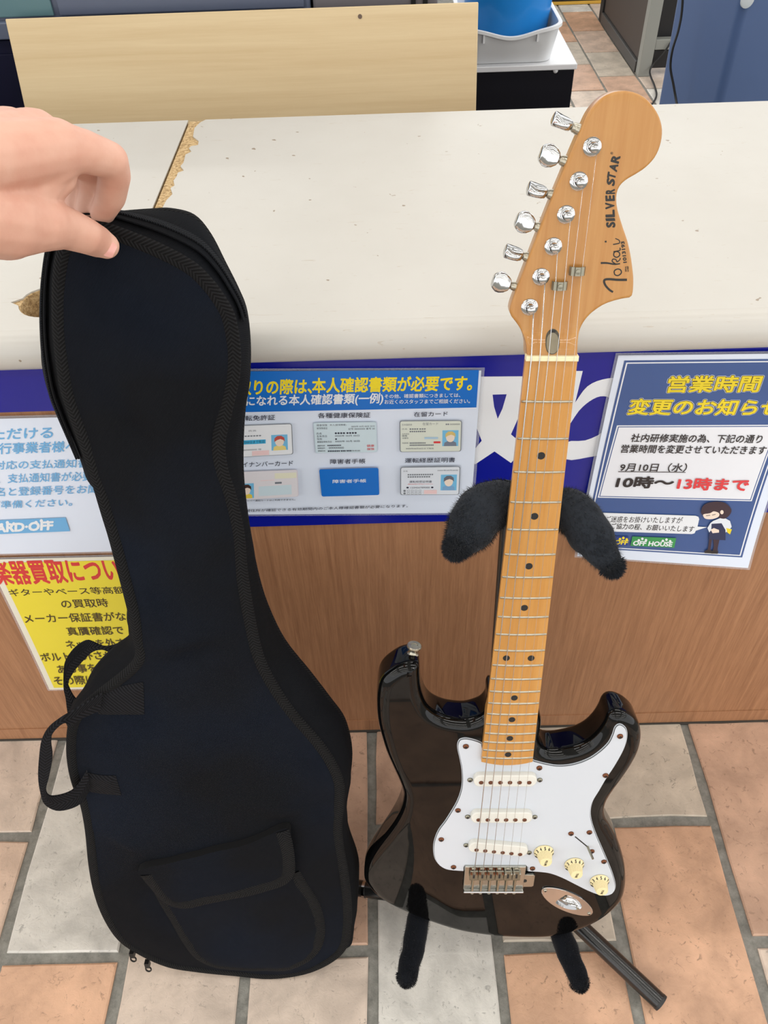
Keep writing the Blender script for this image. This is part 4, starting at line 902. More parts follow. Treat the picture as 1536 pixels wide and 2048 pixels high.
# ------------------------------------------------------------------ guitar stand
def gw(u, v, wd): return GP0 + GU * u + GV * v + GN * wd
stand = empty('guitar_stand', onZ((1050, 1740), 0.0)); tag(stand, 'black tubular guitar stand with fur covered arms holding the guitar', 'guitar stand')
SO = stand.location
def fur_sleeve(name, P, R, m, count=5200, ln=0.0055, seed=1):
    P = catmull([Vector(p) for p in P], 6, closed=False); n = len(P); rad = []
    for i in range(n):
        t = i / (n - 1) * (len(R) - 1); k = min(int(t), len(R) - 2); rad.append(R[k] + (R[k + 1] - R[k]) * (t - k))
    tip_t = (P[-1] - P[-2]).normalized(); r_end = rad[-1]
    for k in range(1, 6): a_ = math.pi / 2 * k / 5; P.append(P[n - 1] + tip_t * (r_end * math.sin(a_))); rad.append(max(0.0008, r_end * math.cos(a_)))
    n = len(P)
    rnd = random.Random(seed); mb = MB(); mb.tube([p - SO for p in P], rad, 18)
    for v in mb.v: v += Vector((noise.noise(v * 55), noise.noise(v * 55 + Vector((7, 0, 0))), noise.noise(v * 55 + Vector((0, 9, 0))))) * 0.0022
    o = mb.build(name, m, stand, True)
    hv = []; hf = []
    for _ in range(count):
        t = rnd.random() * (n - 1); i = min(int(t), n - 2); f = t - i; p = P[i].lerp(P[i + 1], f); tg = (P[i + 1] - P[i]).normalized()
        a = tg.orthogonal().normalized(); b = tg.cross(a); an = rnd.random() * 6.2832; nr = a * math.cos(an) + b * math.sin(an); r = rad[i] + (rad[i + 1] - rad[i]) * f
        q = p + nr * (r * 0.97) - SO; d = (nr * rnd.uniform(0.35, 0.9) + tg * rnd.uniform(0.2, 0.9) + Vector((rnd.uniform(-.5, .5), rnd.uniform(-.5, .5), rnd.uniform(-.5, .5)))).normalized(); s = tg.cross(nr) * 0.00035
        l = ln * rnd.uniform(0.5, 1.15); k = len(hv); hv += [q - s, q + s, q + d * l]; hf.append([k, k + 1, k + 2])
    for _ in range(count // 8):
        v = Vector((rnd.gauss(0, 1), rnd.gauss(0, 1), rnd.gauss(0, 1))).normalized(); tg = (P[-1] - P[-2]).normalized()
        if v.dot(tg) < 0: v = -v
        q = P[n - 6] + v * r_end * 0.95 - SO; s = v.orthogonal().normalized() * 0.00035; k = len(hv); hv += [q - s, q + s, q + v * ln * rnd.uniform(.5, 1.1)]; hf.append([k, k + 1, k + 2])
    f_ = obj('fur', hv, hf, m, o); f_['kind'] = 'stuff'
    return o
# pole behind the guitar, parallel to its back
pa = gp((1010, 1060), 0.072); pb = gp((988, 1370), 0.072); pd = (pb - pa) / (pb.y - pa.y)
pole = lambda v: gw((pa + pd * (v - pa.y)).x + 0.0035, v, 0.072)
HUBV = 0.80
hub = pole(HUBV); YV = gp((1062, 1010), 0.03).y
def st_tube(name, pts, r, m=M_tube, seg=16): mb = MB(); mb.tube([Vector(p) - SO for p in pts], r, seg); return mb.build(name, m, stand, True, ang=40)
st_tube('pole', [pole(HUBV), pole(YV)], 0.009)
st_tube('hub', [hub + Vector((0, 0.006, 0.03)), hub + Vector((0, -0.004, -0.05))], 0.016)
# legs
legpt = onZ((1318, 2002), 0.0125)
pl2 = onZ((1172, 1864), 0.032); dr = (pl2 - legpt); hub2 = legpt + dr * (((hub.x + 0.012) - legpt.x) / dr.x)
st_tube('leg', [legpt, hub2], 0.0115); st_tube('leg_cap', [legpt - dr.normalized() * 0.004, legpt + dr.normalized() * 0.0002], 0.0118, mat('cap_rubber', g(0.02), 0.5))
lf = onZ((716, 1776), 0.020); st_tube('leg', [lf, Vector((hub.x - 0.012, hub.y, 0.05))], 0.0115)
ring = lf.lerp(hub, 0.06); st_tube('leg_collar', [lf.lerp(Vector((hub.x - 0.012, hub.y, 0.05)), 0.05), lf.lerp(Vector((hub.x - 0.012, hub.y, 0.05)), 0.075)], 0.0125, K_chrome)
st_tube('leg', [Vector((hub.x, 0.685, 0.0125)), hub + Vector((0, 0.004, -0.02))], 0.0115)
st_tube('hub_post', [hub, Vector((hub.x, hub.y, 0.045))], 0.013)
# lower arms under the body
armr = 0.0150
for nm, edge, tip, start, sd in (('left', (825, 1832), (814, 1952), (836, 1846), 3), ('right', (1125, 1862), (1158, 1962), (1116, 1852), 4)):
    e = gp(edge, 0.02); ze = gw(e.x, e.y, 0.03).z; zc = ze - armr - 0.004
    a = onZ(tip, zc); b = onZ(start, zc - 0.002); c = b + (b - a) * 0.35
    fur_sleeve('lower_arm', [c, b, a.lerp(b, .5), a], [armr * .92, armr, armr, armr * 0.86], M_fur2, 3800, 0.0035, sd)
    st_tube('arm_tube', [c, Vector((c.x * .6 + hub.x * .4, hub.y - 0.01, (c.z + hub.z) / 2)), hub], 0.007)
# yoke arms around the neck
yk = pole(YV)
fur_sleeve('yoke_arm', [yk + Vector((0, -0.012, 0)), onY((1012, 1000), yk.y - 0.022), onY((968, 1018), yk.y - 0.040), onY((940, 1058), yk.y - 0.062), onY((914, 1094), yk.y - 0.082)], [0.015, 0.0200, 0.0240, 0.0230, 0.0110], M_fur, 9000, 0.0058, 5)
fur_sleeve('yoke_arm', [yk + Vector((0.0, -0.012, 0)), onY((1112, 1008), yk.y - 0.022), onY((1152, 1030), yk.y - 0.040), onY((1188, 1080), yk.y - 0.062), onY((1222, 1130), yk.y - 0.084)], [0.015, 0.0180, 0.0215, 0.0205, 0.0105], M_fur, 9000, 0.0058, 6)
st_tube('yoke_bracket', [yk + Vector((-0.02, -0.012, 0)), yk + Vector((0.02, -0.012, 0))], 0.008)
# ------------------------------------------------------------------ gig bag
BL_ = math.radians(15.0)
BO = onZ((540, 1955), 0.004)
BU, BV_, BN = Vector((1, 0, 0)), Vector((0, math.sin(BL_), math.cos(BL_))), Vector((0, math.cos(BL_), -math.sin(BL_)))
bm_ = Matrix((BU, BV_, -BN)).transposed().to_4x4(); bm_.translation = BO
bag = empty('gig_bag', mtx=bm_); tag(bag, 'soft black and navy guitar gig bag held upright by a hand', 'bag')
def bp(p, wd=0.0): q = onP(p, BO + BN * wd, BN) - BO; return Vector((q.dot(BU), q.dot(BV_)))
TH = 0.048
pairs = [((150, 450), (172, 430)), ((200, 448), (235, 424)), ((262, 468), (300, 419)), ((325, 494), (343, 418)), ((385, 527), (388, 431)), ((420, 560), (421, 469)), ((444, 592), (450, 525)), ((464, 628), (477, 579)), ((473, 670), (493, 622)), ((477, 713), (500, 690)), ((473, 762), (498, 762)), ((456, 838), (490, 815)), ((446, 888), (486, 876)), ((452, 940), (486, 941)), ((468, 990), (491, 999)), ((484, 1063), (499, 1055)), ((491, 1139), (514, 1139)), ((506, 1234), (535, 1210)), ((525, 1314), (570, 1282)), ((559, 1380), (620, 1345)), ((594, 1429), (660, 1397)), ((638, 1479), (690, 1440)), ((668, 1523), (703, 1495)), ((685, 1568), (700, 1550)), ((684, 1617), (690, 1610)), ((681, 1645), (697, 1655)), ((684, 1690), (715, 1710)), ((693, 1740), (717, 1750)), ((700, 1800), (714, 1800)), ((700, 1850), (705, 1850)), ((690, 1895), (697, 1888)), ((658, 1924), None), ((608, 1945), None), ((540, 1954), None), ((470, 1948), None), ((400, 1941), None), ((335, 1930), None), ((277, 1904), None), ((237, 1875), None), ((208, 1830), None), ((190, 1780), None), ((180, 1726), None), ((173, 1657), None), ((163, 1605), None), ((148, 1568), None), ((139, 1530), None), ((136, 1490), None), ((141, 1445), (134, 1444)), ((160, 1415), (148, 1405)), ((190, 1388), (170, 1374)), ((230, 1357), (190, 1335)), ((264, 1328), (225, 1297)), ((275, 1305), (258, 1272)), ((268, 1272), (263, 1250)), ((261, 1230), (259, 1225)), ((248, 1177), None), ((236, 1131), None), ((221, 1074), None), ((206, 1025), None), ((190, 971), (186, 968)), ((176, 925), (167, 922)), ((158, 875), (140, 867)), ((140, 825), (118, 827)), ((125, 778), (100, 787)), ((115, 713), (86, 725)), ((109, 648), (85, 665)), ((109, 583), (87, 610)), ((113, 530), (94, 555)), ((122, 490), (100, 510)), ((135, 465), (116, 478))]
Fp = [bp(a) for a, b in pairs]; Kp = []
for i, (a, b) in enumerate(pairs):
    if b is None:
        q = bp(a).copy(); low = 31 <= i <= 37
        q += Vector((0, 0.014)) if low else Vector((0.004, 0)); Kp.append(q)
    else: Kp.append(bp(b, TH))
PER = 5
Fd = catmull(Fp, PER); Kd = catmull(Kp, PER); NB_ = len(Fd)
# outlines run clockwise in local axes; make them counter-clockwise
if area2(Fd) < 0: Fd.reverse(); Kd.reverse()
def wrinkle(p):
    q = Vector((p.x * 9, p.y * 9, 3.1)); a = noise.noise(q) * 0.0075
    q2 = Vector((p.x * 26 + p.y * 8, p.y * 18 - p.x * 10, 1.7)); b = noise.noise(q2) * 0.0036
    return a + b
creases = [((300, 1290), (430, 1250), 0.006, 0.010), ((330, 1330), (420, 1290), -0.005, 0.010), ((300, 900), (250, 820), -0.005, 0.012), ((420, 830), (452, 930), -0.006, 0.010), ((500, 1590), (680, 1640), 0.005, 0.014), ((150, 880), (215, 960), 0.004, 0.010), ((560, 1640), (660, 1600), -0.005, 0.012), ((200, 1650), (290, 1680), 0.004, 0.012)]
creases = [(bp(a), bp(b), h, r) for a, b, h, r in creases]
def bagz(p, d=None):
    p = Vector(p[:2])
    if d is None: d = bdist(Fd, p)
    e = 1 - math.exp(-d / 0.03)
    z_ = 0.012 * (1 - math.exp(-d / 0.045)) + wrinkle(p) * e
    for a, b, h, r in creases:
        ab = b - a; t = max(0, min(1, (p - a).dot(ab) / ab.length_squared)); dd = (a + ab * t - p).length; z_ += 1.9 * h * math.exp(-(dd / r) ** 2) * math.sin(math.pi * (0.15 + 0.7 * t)) * e
    return z_
v2, f2 = fill(Fd, (), 0.0095)
obj('front_panel', [(p.x, p.y, bagz(p)) for p in v2], f2, M_bag, bag, True)
rows = 6; vs = []
for r in range(rows + 1):
    t = r / rows
    for i in range(NB_):
        p = Fd[i].lerp(Kd[i], t); a, b = Fd[i - 1], Fd[(i + 1) % NB_]; tg = (b - a).normalized(); no = Vector((tg.y, -tg.x)); bl_ = 0.004 * math.sin(math.pi * t) + 0.0022 * noise.noise(Vector((p.x * 30, p.y * 30, t * 3))) * math.sin(math.pi * t)
        vs.append((p.x + no.x * bl_, p.y + no.y * bl_, -TH * t))
fs = [[r * NB_ + i, (r + 1) * NB_ + i, (r + 1) * NB_ + (i + 1) % NB_, r * NB_ + (i + 1) % NB_] for r in range(rows) for i in range(NB_)]
obj('side_gusset', vs, fs, M_bagneck, bag, True)
v2, f2 = fill(Kd, (), 0.03); obj('back_panel', [(p.x, p.y, -TH - 0.004 * (1 - math.exp(-bdist(Kd, p) / 0.04))) for p in v2], [f[::-1] for f in f2], M_bag, bag, True)
def band_strip(name, P, m, hwid, hh, closed=True, ins=0.0, z=None, base=0.0, parent=bag, th=0.0):
    """rounded woven strip following a local outline"""
    n = len(P); vs = []; uv = []; L = 0; K = 7
    for i in range(n):
        a = P[i - 1] if (closed or i) else P[i]; b = P[(i + 1) % n] if (closed or i < n - 1) else P[i]
        tg = (b - a).normalized(); no = Vector((-tg.y, tg.x))
        if i: L += (P[i] - P[i - 1]).length
        c = P[i] + no * ins
        for k in range(K):
            an = math.pi * k / (K - 1); x = -math.cos(an) * hwid; q = c + no * x
            zz = (z(q, i) if z else base) + hh * (math.sin(an) ** 0.7) - 0.0012
            vs.append((q.x, q.y, zz)); uv.append((L, x))
    fs = [[i * K + k, i * K + k + 1, ((i + 1) % n) * K + k + 1, ((i + 1) % n) * K + k] for i in range(n if closed else n - 1) for k in range(K - 1)]
    fs = [f[::-1] for f in fs]
    return obj(name, vs, fs, m, parent, True, uv)
band_strip('front_binding', Fd, M_bind, 0.0062, 0.0040, True, 0.0040, lambda q, i: 0.0010)
kb = [p.copy() for p in Kd]
def edge_binding(name, P, z0, r):
    n = len(P); vs = []; uv = []; K = 10; L = 0
    for i in range(n):
        tg = (P[(i + 1) % n] - P[i - 1]).normalized(); no = Vector((tg.y, -tg.x)); 
        if i: L += (P[i] - P[i - 1]).length
        for k in range(K):
            an = 2 * math.pi * k / K; vs.append((P[i].x + no.x * math.cos(an) * r * 0.7, P[i].y + no.y * math.cos(an) * r * 0.7, z0 + math.sin(an) * r)); uv.append((L, (an - math.pi) * r))
    obj(name, vs, [[i * K + k, i * K + (k + 1) % K, ((i + 1) % n) * K + (k + 1) % K, ((i + 1) % n) * K + k] for i in range(n) for k in range(K)], M_bind, bag, True, uv)
edge_binding('back_binding', inset(Kd, 0.003), -TH, 0.0055)
# zip running over the head of the bag along the gusset
def idx(px):
    q = bp(px); return min(range(NB_), key=lambda i: (Fd[i] - q).length)
i0, i1 = idx((470, 650)), idx((176, 925))
seq = []; i = i0
fwd_ = (i1 - i0) % NB_; step_ = 1 if abs(fwd_) < NB_ / 2 else -1
while i != i1: seq.append(i); i = (i + step_) % NB_
for name_, t0, hw_, m_, ln_ in (('zip_tape', 0.36, 0.0095, M_bagneck, 0.0012), ('zip_teeth', 0.36, 0.0030, M_zip, 0.0030)):
    A = []; B = []
    for i in seq:
        a, b = Fd[i - 1], Fd[(i + 1) % NB_]; tg = (b - a).normalized(); no = Vector((tg.y, -tg.x))
        F3 = Vector((Fd[i].x, Fd[i].y, 0)); K3 = Vector((Kd[i].x, Kd[i].y, -TH)); dv = (K3 - F3); ln = dv.length; dv.normalize()
        nn = dv.cross(Vector((tg.x, tg.y, 0))).normalized(); 
        if nn.xy.dot(no) < 0: nn = -nn
        c_ = F3 + dv * ln * t0 + nn * (0.0042 + ln_); A.append(c_ - dv * hw_); B.append(c_ + dv * hw_)
    mb = MB(); ribbon(mb, A, B, 0.0012); mb.build(name_, m_, bag, True, uv=True, ang=40)
# carry handle, its sewn patches and the rear strap
z7 = Z(60, 1240, 0.1953)
def patch(name, q, m, h=0.003, wv=True):
    ol = [bp(p) for p in q]; mb = MB(); N = 6; vs = []; uv = []
    for j in range(N + 1):
        for i in range(N + 1):
            a, b = i / N, j / N; p = (ol[0] * (1 - a) + ol[1] * a) * (1 - b) + (ol[3] * (1 - a) + ol[2] * a) * b
            vs.append((p.x, p.y, bagz(p) + (h if 0 < i < N and 0 < j < N else 0.0006))); uv.append((p.x, p.y))
    fs = [[j * (N + 1) + i, (j + 1) * (N + 1) + i, (j + 1) * (N + 1) + i + 1, j * (N + 1) + i + 1] for j in range(N) for i in range(N)]
    return obj(name, vs, fs, m, bag, True, uv)
patch('handle_patch', [z7(700, 725), z7(1170, 602), z7(1190, 910), z7(712, 930)], M_web)
patch('handle_patch', [z7(588, 1520), z7(900, 1530), z7(955, 1740), z7(610, 1728)], M_web)
def strap(name, prs, offs, m=M_web):
    A = []; B = []
    for (a, b), o in zip(prs, offs): qa = bp(z7(*a), -o); qb = bp(z7(*b), -o); A.append(Vector((qa.x, qa.y, o))); B.append(Vector((qb.x, qb.y, o)))
    mb = MB(); ribbon(mb, catmull(A, 4, False), catmull(B, 4, False), 0.0022); return mb.build(name, m, bag, True, uv=True, ang=50)
strap('carry_handle', [((740, 750), (715, 925)), ((600, 830), (570, 985)), ((420, 940), (420, 1060)), ((300, 1010), (340, 1055)), ((190, 1100), (238, 1150)), ((122, 1220), (215, 1250)), ((96, 1400), (229, 1400)), ((86, 1600), (195, 1600)), ((108, 1760), (163, 1735)), ((150, 1880), (195, 1795)), ((270, 1946), (270, 1800)), ((420, 1925), (400, 1762)), ((540, 1855), (490, 1690)), ((615, 1725), (585, 1540))],
      [0.010, 0.016, 0.024, 0.030, 0.034, 0.036, 0.036, 0.036, 0.035, 0.033, 0.029, 0.022, 0.015, 0.010])
strap('rear_strap', [((860, 330), (900, 240)), ((800, 318), (830, 262)), ((740, 300), (740, 266)), ((650, 320), (650, 226)), ((560, 400), (570, 210)), ((470, 500), (460, 280)), ((420, 580), (370, 400)), ((390, 640), (346, 520)), ((400, 690), (346, 690)), ((440, 770), (368, 800)), ((500, 850), (385, 930)), ((520, 960), (400, 990))],
      [-0.052, -0.052, -0.054, -0.056, -0.058, -0.058, -0.058, -0.058, -0.057, -0.056, -0.055, -0.053])
# pocket and flap
zq = Z(0, 1380, 0.4948)
pk = catmull([bp(zq(*p)) for p in [(600, 720), (650, 810), (700, 900), (760, 1000), (820, 1070), (900, 1105), (1050, 1112), (1200, 1085), (1275, 1040), (1302, 960), (1285, 860), (1245, 780), (1195, 690), (1160, 560), (880, 620)]], 4)
if area2(pk) < 0: pk.reverse()
v2, f2 = fill(pk, (), 0.014); pocket = obj('pocket', [(p.x, p.y, bagz(p) + 0.001 + 0.006 * (1 - math.exp(-bdist(pk, p) / 0.02))) for p in v2], f2, M_bag, bag, True)
pz = lambda q: bagz(q) + 0.001 + (0.006 * (1 - math.exp(-bdist(pk, q) / 0.02)) if inside(pk, q) else 0)
pkl = catmull([bp(zq(*p)) for p in [(640, 800), (700, 900), (760, 1000), (820, 1070), (900, 1105), (1050, 1112), (1200, 1085), (1275, 1040), (1302, 960), (1285, 860), (1245, 780), (1200, 700)]], 5, False)
band_strip('pocket_binding', pkl, M_bind, 0.0085, 0.0028, False, 0.004, lambda q, i: bagz(q) + 0.0012, parent=pocket)
fl = catmull([bp(zq(*p)) for p in [(575, 675), (700, 640), (860, 598), (1010, 560), (1160, 522), (1178, 560), (1190, 630), (1186, 690), (1150, 722), (1080, 742), (960, 772), (850, 796), (760, 818), (705, 815), (655, 785), (610, 730)]], 4)
if area2(fl) < 0: fl.reverse()
fz = lambda q: bagz(q) + 0.0095 + 0.003 * (1 - math.exp(-bdist(fl, q) / 0.015))
v2, f2 = fill(fl, (), 0.012); flap = obj('pocket_flap', [(p.x, p.y, fz(p)) for p in v2], f2, M_bag, bag, True)
n = len(fl); obj('flap_edge', [(p.x, p.y, fz(p)) for p in fl] + [(p.x, p.y, bagz(p)) for p in fl], [[i, n + i, n + (i + 1) % n, (i + 1) % n] for i in range(n)], M_bind, flap, True)
fll = catmull([bp(zq(*p)) for p in [(590, 690), (612, 730), (655, 785), (705, 815), (760, 818), (850, 796), (960, 772), (1080, 742), (1150, 722), (1186, 690), (1190, 630), (1178, 560), (1163, 525)]], 5, False)
band_strip('flap_binding', fll, M_bind, 0.0085, 0.0026, False, 0.006, lambda q, i: bagz(q) + 0.0105, parent=flap)
# zip pulls at the lower left
for px in ((268, 1906), (298, 1926)):
    q = bp(px, 0.002); mb = MB(); mb.tube([(q.x + 0.0045 * math.cos(a) * .8, q.y - 0.004 + 0.0055 * math.sin(a), 0.004) for a in [2 * math.pi * i / 14 for i in range(15)]], 0.0011, 6, cap=False); mb.box((q.x - 0.003, q.y + 0.001, -0.001), (q.x + 0.003, q.y + 0.011, 0.006)); mb.build('zip_pull', mat('zip_metal', g(0.03), 0.35, 0.7), bag)
# ------------------------------------------------------------------ hand holding the bag
def capsule(mb, p, q, r1, r2, seg=14):
    p, q = Vector(p), Vector(q); d = q - p; L = d.length; t = d / L; pts = []; rad = []
    for k in range(5): a = math.pi / 2 * k / 5; pts.append(p - t * r1 * math.cos(a)); rad.append(max(1e-4, r1 * math.sin(a)))
    for k in range(9): f = k / 8; pts.append(p + d * f); rad.append(r1 + (r2 - r1) * f)
    for k in range(1, 6): a = math.pi / 2 * k / 5; pts.append(q + t * r2 * math.sin(a)); rad.append(max(1e-4, r2 * math.cos(a)))
    mb.tube(pts, rad, seg)
H3 = lambda x, y, Y: onY((x, y), Y)
mb = MB()
def chain(js):
    for a, b in zip(js, js[1:]): capsule(mb, a[0], b[0], a[1], b[1])
wr1, wr2 = H3(-150, 330, .475), H3(-150, 420, .465)
# metacarpals fan out from the wrist
idxm = H3(112, 296, .552); midm = H3(70, 278, .578); rngm = H3(20, 270, .600); litm = H3(-30, 275, .612)
chain([(wr1, .024), (idxm, .0190)]); chain([(wr1, .025), (midm, .0200)]); chain([(wr1, .024), (rngm, .0190)]); chain([(wr2, .022), (litm, .016)])
chain([(wr2, .026), (H3(20, 400, .530), .026), (H3(78, 340, .548), .0205)]); chain([(wr2, .025), (H3(10, 440, .510), .0255), (H3(75, 446, .525), .0185)])
chain([(H3(30, 330, .54), .024), (H3(95, 310, .55), .021)])
chain([(H3(75, 370, .545), .018), (H3(108, 350, .553), .015)])
# index, middle, ring, little
chain([(idxm, .0185), (H3(165, 302, .566), .0145), (H3(220, 320, .584), .0128), (H3(229, 350, .592), .0118), (H3(222, 392, .600), .0112), (H3(204, 428, .606), .0092)])
chain([(midm, .0185), (H3(140, 306, .600), .0150), (H3(190, 335, .618), .0130), (H3(188, 375, .620), .0118), (H3(176, 425, .618), .0100)])
chain([(rngm, .0175), (H3(105, 315, .622), .0140), (H3(160, 350, .636), .0122), (H3(158, 388, .634), .0108), (H3(152, 428, .628), .0092)])
chain([(litm, .015), (H3(70, 330, .634), .0120), (H3(125, 362, .640), .0105), (H3(128, 395, .638), .0095), (H3(126, 428, .632), .0080)])
# thumb
TT = bp((214, 492)); tz = BO + BU * TT.x + BV_ * TT.y - BN * (bagz(TT) + 0.0125)
chain([(H3(15, 440, .512), .0255), (H3(85, 446, .530), .0190), (H3(128, 455, .5445), .0150), (H3(168, 470, .556), .0132), (H3(196, 483, tz.y - .001), .0118), (H3(212, 491, tz.y), .0100)])
# forearm out of the frame to the left
chain([((wr1 + wr2) / 2, .034), (H3(-330, 470, .38), .036), (H3(-700, 640, .24), .042)])
tmp = mb.build('person', M_skin, None, True)
md = tmp.modifiers.new('remesh', 'REMESH'); md.mode = 'VOXEL'; md.voxel_size = 0.0016; md.use_smooth_shade = True
sm = tmp.modifiers.new('smooth', 'SMOOTH'); sm.factor = 0.5; sm.iterations = 10
dg = bpy.context.evaluated_depsgraph_get(); me = bpy.data.meshes.new_from_object(tmp.evaluated_get(dg)); old = tmp.data; tmp.modifiers.clear(); tmp.data = me; bpy.data.meshes.remove(old)
wc = (wr1 + wr2) / 2
me.transform(Matrix.Translation(-wc)); tmp.location = wc
for p in me.polygons: p.use_smooth = True
if not me.materials: me.materials.append(M_skin)
person = tag(tmp, 'bare hand reaching in from the left, pinching the top of the gig bag', 'person')
# thumb nail on the camera side of the tip
nc = H3(211, 494, tz.y); vdir = (CAM - nc).normalized(); ta = (H3(222, 497, tz.y) - H3(196, 483, tz.y)).normalized(); nn_ = (vdir + UP * 0.0).normalized(); sd_ = ta.cross(nn_).normalized(); nn_ = sd_.cross(ta).normalized()
vs = []; N = 8
for j in range(N + 1):
    for i in range(N + 1):
        a = (i / N - .5) * 2; b = (j / N - .5) * 2; rx = math.sqrt(max(0, 1 - 0.55 * b * b)); ang = a * 0.75 * (0.9 if b < 0 else rx)
        vs.append(nc + ta * (b * 0.0062 + 0.001) + sd_ * (math.sin(ang) * 0.0088) + nn_ * (math.cos(ang) * 0.0092 + 0.0022 - 0.0012 * b * b) - wc)
nail = obj('thumb_nail', vs, [[j * (N + 1) + i, j * (N + 1) + i + 1, (j + 1) * (N + 1) + i + 1, (j + 1) * (N + 1) + i] for j in range(N) for i in range(N)], M_nail, person, True)
# ------------------------------------------------------------------ behind the counter
LT = math.tan(math.radians(15.8)); YB = 1.285
pn = Vector((0, math.cos(math.radians(15.8)), -math.sin(math.radians(15.8)))); po = Vector((0, YB, 0.0)); pv = Vector((0, math.sin(math.radians(15.8)), math.cos(math.radians(15.8))))
c1, c2, c3, c4 = (onP(p, po, pn) for p in ((10, 38), (957, 4), (953, 215), (48, 215)))
bt = ((c1 - po).dot(pv) + (c2 - po).dot(pv)) / 2
pboard = empty('plywood_board', (0, YB, 0)); tag(pboard, 'pale plywood board leaning behind the counter', 'board')
mb = MB(); vs = []
for dd in (0, 0.018):
    for x, t in (((c1.x + c4.x) / 2, 0.006), ((c2.x + c3.x) / 2, 0.006), (c2.x, (c2 - po).dot(pv)), (c1.x, (c1 - po).dot(pv))): vs.append(Vector((x, 0, 0)) + pv * t + pn * dd)
mb.add(vs, [[0, 1, 2, 3], [7, 6, 5, 4], [0, 4, 5, 1], [1, 5, 6, 2], [2, 6, 7, 3], [3, 7, 4, 0]]); o = mb.build('board_panel', M_ply, pboard); bevel(o, 0.0012, 1)
mb = MB(); mb.lathe([(0.0035, 0.0), (0.0035, 0.0004), (0.0002, 0.0005)], 12, onP((720, 33), po, pn) - pn * 0.0003 - pboard.location, BU, pv, -pn); mb.build('knot_mark', mat('knot', srgb(96, 78, 66), 0.7), pboard)
CF = 1.575
zs = onY((20, 82), CF).z; xr = onY((880, 60), CF).x
cab = empty('storage_cabinet', (-0.5, CF, 0)); tag(cab, 'dark navy cabinet standing behind the plywood board', 'cabinet')
M_navy = mat('navy_board', srgb(9, 10, 38), 0.7, spec=0.2)
def rel(name, a, b, m, parent, bev=0.0): return box(name, tuple(Vector(a) - parent.location), tuple(Vector(b) - parent.location), m, parent, bev)
rel('carcass', (-1.35, CF + 0.004, 0.0), (xr, CF + 0.45, zs), M_navy, cab, 0.003)
for k in range(3): xa = -1.33 + k * (xr + 1.31) / 3; rel('door', (xa, CF - 0.0, 0.03), (xa + (xr + 1.31) / 3 - 0.012, CF + 0.006, zs - 0.02), M_navy, cab, 0.002)
case = empty('storage_case', (-0.5, CF + 0.02, zs)); tag(case, 'slate blue storage case on the navy cabinet', 'case')
M_slate = mat('slate_plastic', srgb(84, 92, 112), 0.35); M_teal = mat('teal_plastic', srgb(84, 116, 122), 0.35); M_gry = mat('dusky_grey', srgb(108, 104, 108), 0.4)
x1_ = onY((105, 20), CF).x; x2_ = onY((620, 10), CF).x
rel('case_body', (-1.3, CF + 0.006, zs + 0.001), (x2_, CF + 0.40, zs + 0.30), M_slate, case, 0.006); rel('case_panel', (-1.28, CF + 0.0, zs + 0.035), (x1_, CF + 0.006, zs + 0.28), M_teal, case, 0.002); rel('case_ledge', (-1.3, CF - 0.008, zs + 0.004), (x2_, CF + 0.006, zs + 0.03), M_slate, case, 0.002); rel('case_panel', (x1_ + 0.01, CF + 0.0, zs + 0.035), (x2_ - 0.01, CF + 0.006, zs + 0.28), M_slate, case, 0.002)
tray = empty('grey_box', (x2_ + 0.1, CF + 0.02, zs)); tag(tray, 'dusky grey box beside the slate case, just above the plywood board', 'box')
rel('box_body', (x2_ + 0.004, CF + 0.01, zs + 0.001), (xr - 0.004, CF + 0.35, zs + 0.22), M_gry, tray, 0.005)
for k in range(2): rel('strap', (x2_ + 0.17 + 0.02 * k, CF + 0.006, zs + 0.002), (x2_ + 0.178 + 0.02 * k, CF + 0.012, zs + 0.2), M_dark, tray)
# black unit with white top
UF = 1.95; ux1 = onY((1155, 130), UF).x; uz = onY((1050, 131), UF).z; ux0 = xr + 0.02
unit = empty('low_cabinet', ((ux0 + ux1) / 2, UF, 0)); tag(unit, 'black cabinet with a white top under the white tub', 'cabinet')
M_blk = mat('black_board', srgb(15, 16, 26), 0.6, spec=0.25); M_wht = mat('white_top', srgb(232, 234, 238), 0.3)
rel('carcass', (ux0 + 0.004, UF + 0.005, 0.0), (ux1 - 0.004, UF + 0.42, uz - 0.013), M_blk, unit, 0.002); rel('top', (ux0, UF, uz - 0.012), (ux1, UF + 0.43, uz), M_wht, unit, 0.002)
p = onY((1111, 141), UF + 0.004); mb = MB(); mb.lathe([(0.006, 0), (0.005, 0.002), (0.0002, 0.003)], 14, p - unit.location, Vector((1, 0, 0)), Vector((0, 0, 1)), Vector((0, -1, 0))); mb.build('screw_cap', M_wht, unit, True)
# tub
tc_ = onY((1022, 90), UF).x; trz = onY((1100, 52), UF - 0.012).z; thw = onY((1129, 46), UF - 0.0).x - tc_; tfl = onY((1104, 122), UF + 0.015).x - tc_
tub = empty('wash_tub', (tc_, UF + 0.152, uz)); tag(tub, 'white plastic tub with a wavy rim on the black cabinet', 'tub')
def rrect(hx, hy, r, n=6): return [(sx_ * (hx - r) + r * math.cos(math.radians(a0 + 90 * k / n)), sy_ * (hy - r) + r * math.sin(math.radians(a0 + 90 * k / n))) for sx_, sy_, a0 in ((1, 1, 0), (-1, 1, 90), (-1, -1, 180), (1, -1, 270)) for k in range(n + 1)]
def densify(p, per=4):
    o = []
    for i in range(len(p)):
        m_ = 24 if i % 7 == 6 else 1; a, b = Vector(p[i]), Vector(p[(i + 1) % len(p)]); o += [a.lerp(b, k / m_) for k in range(m_)]
    return o
th_ = trz - uz; lay = []
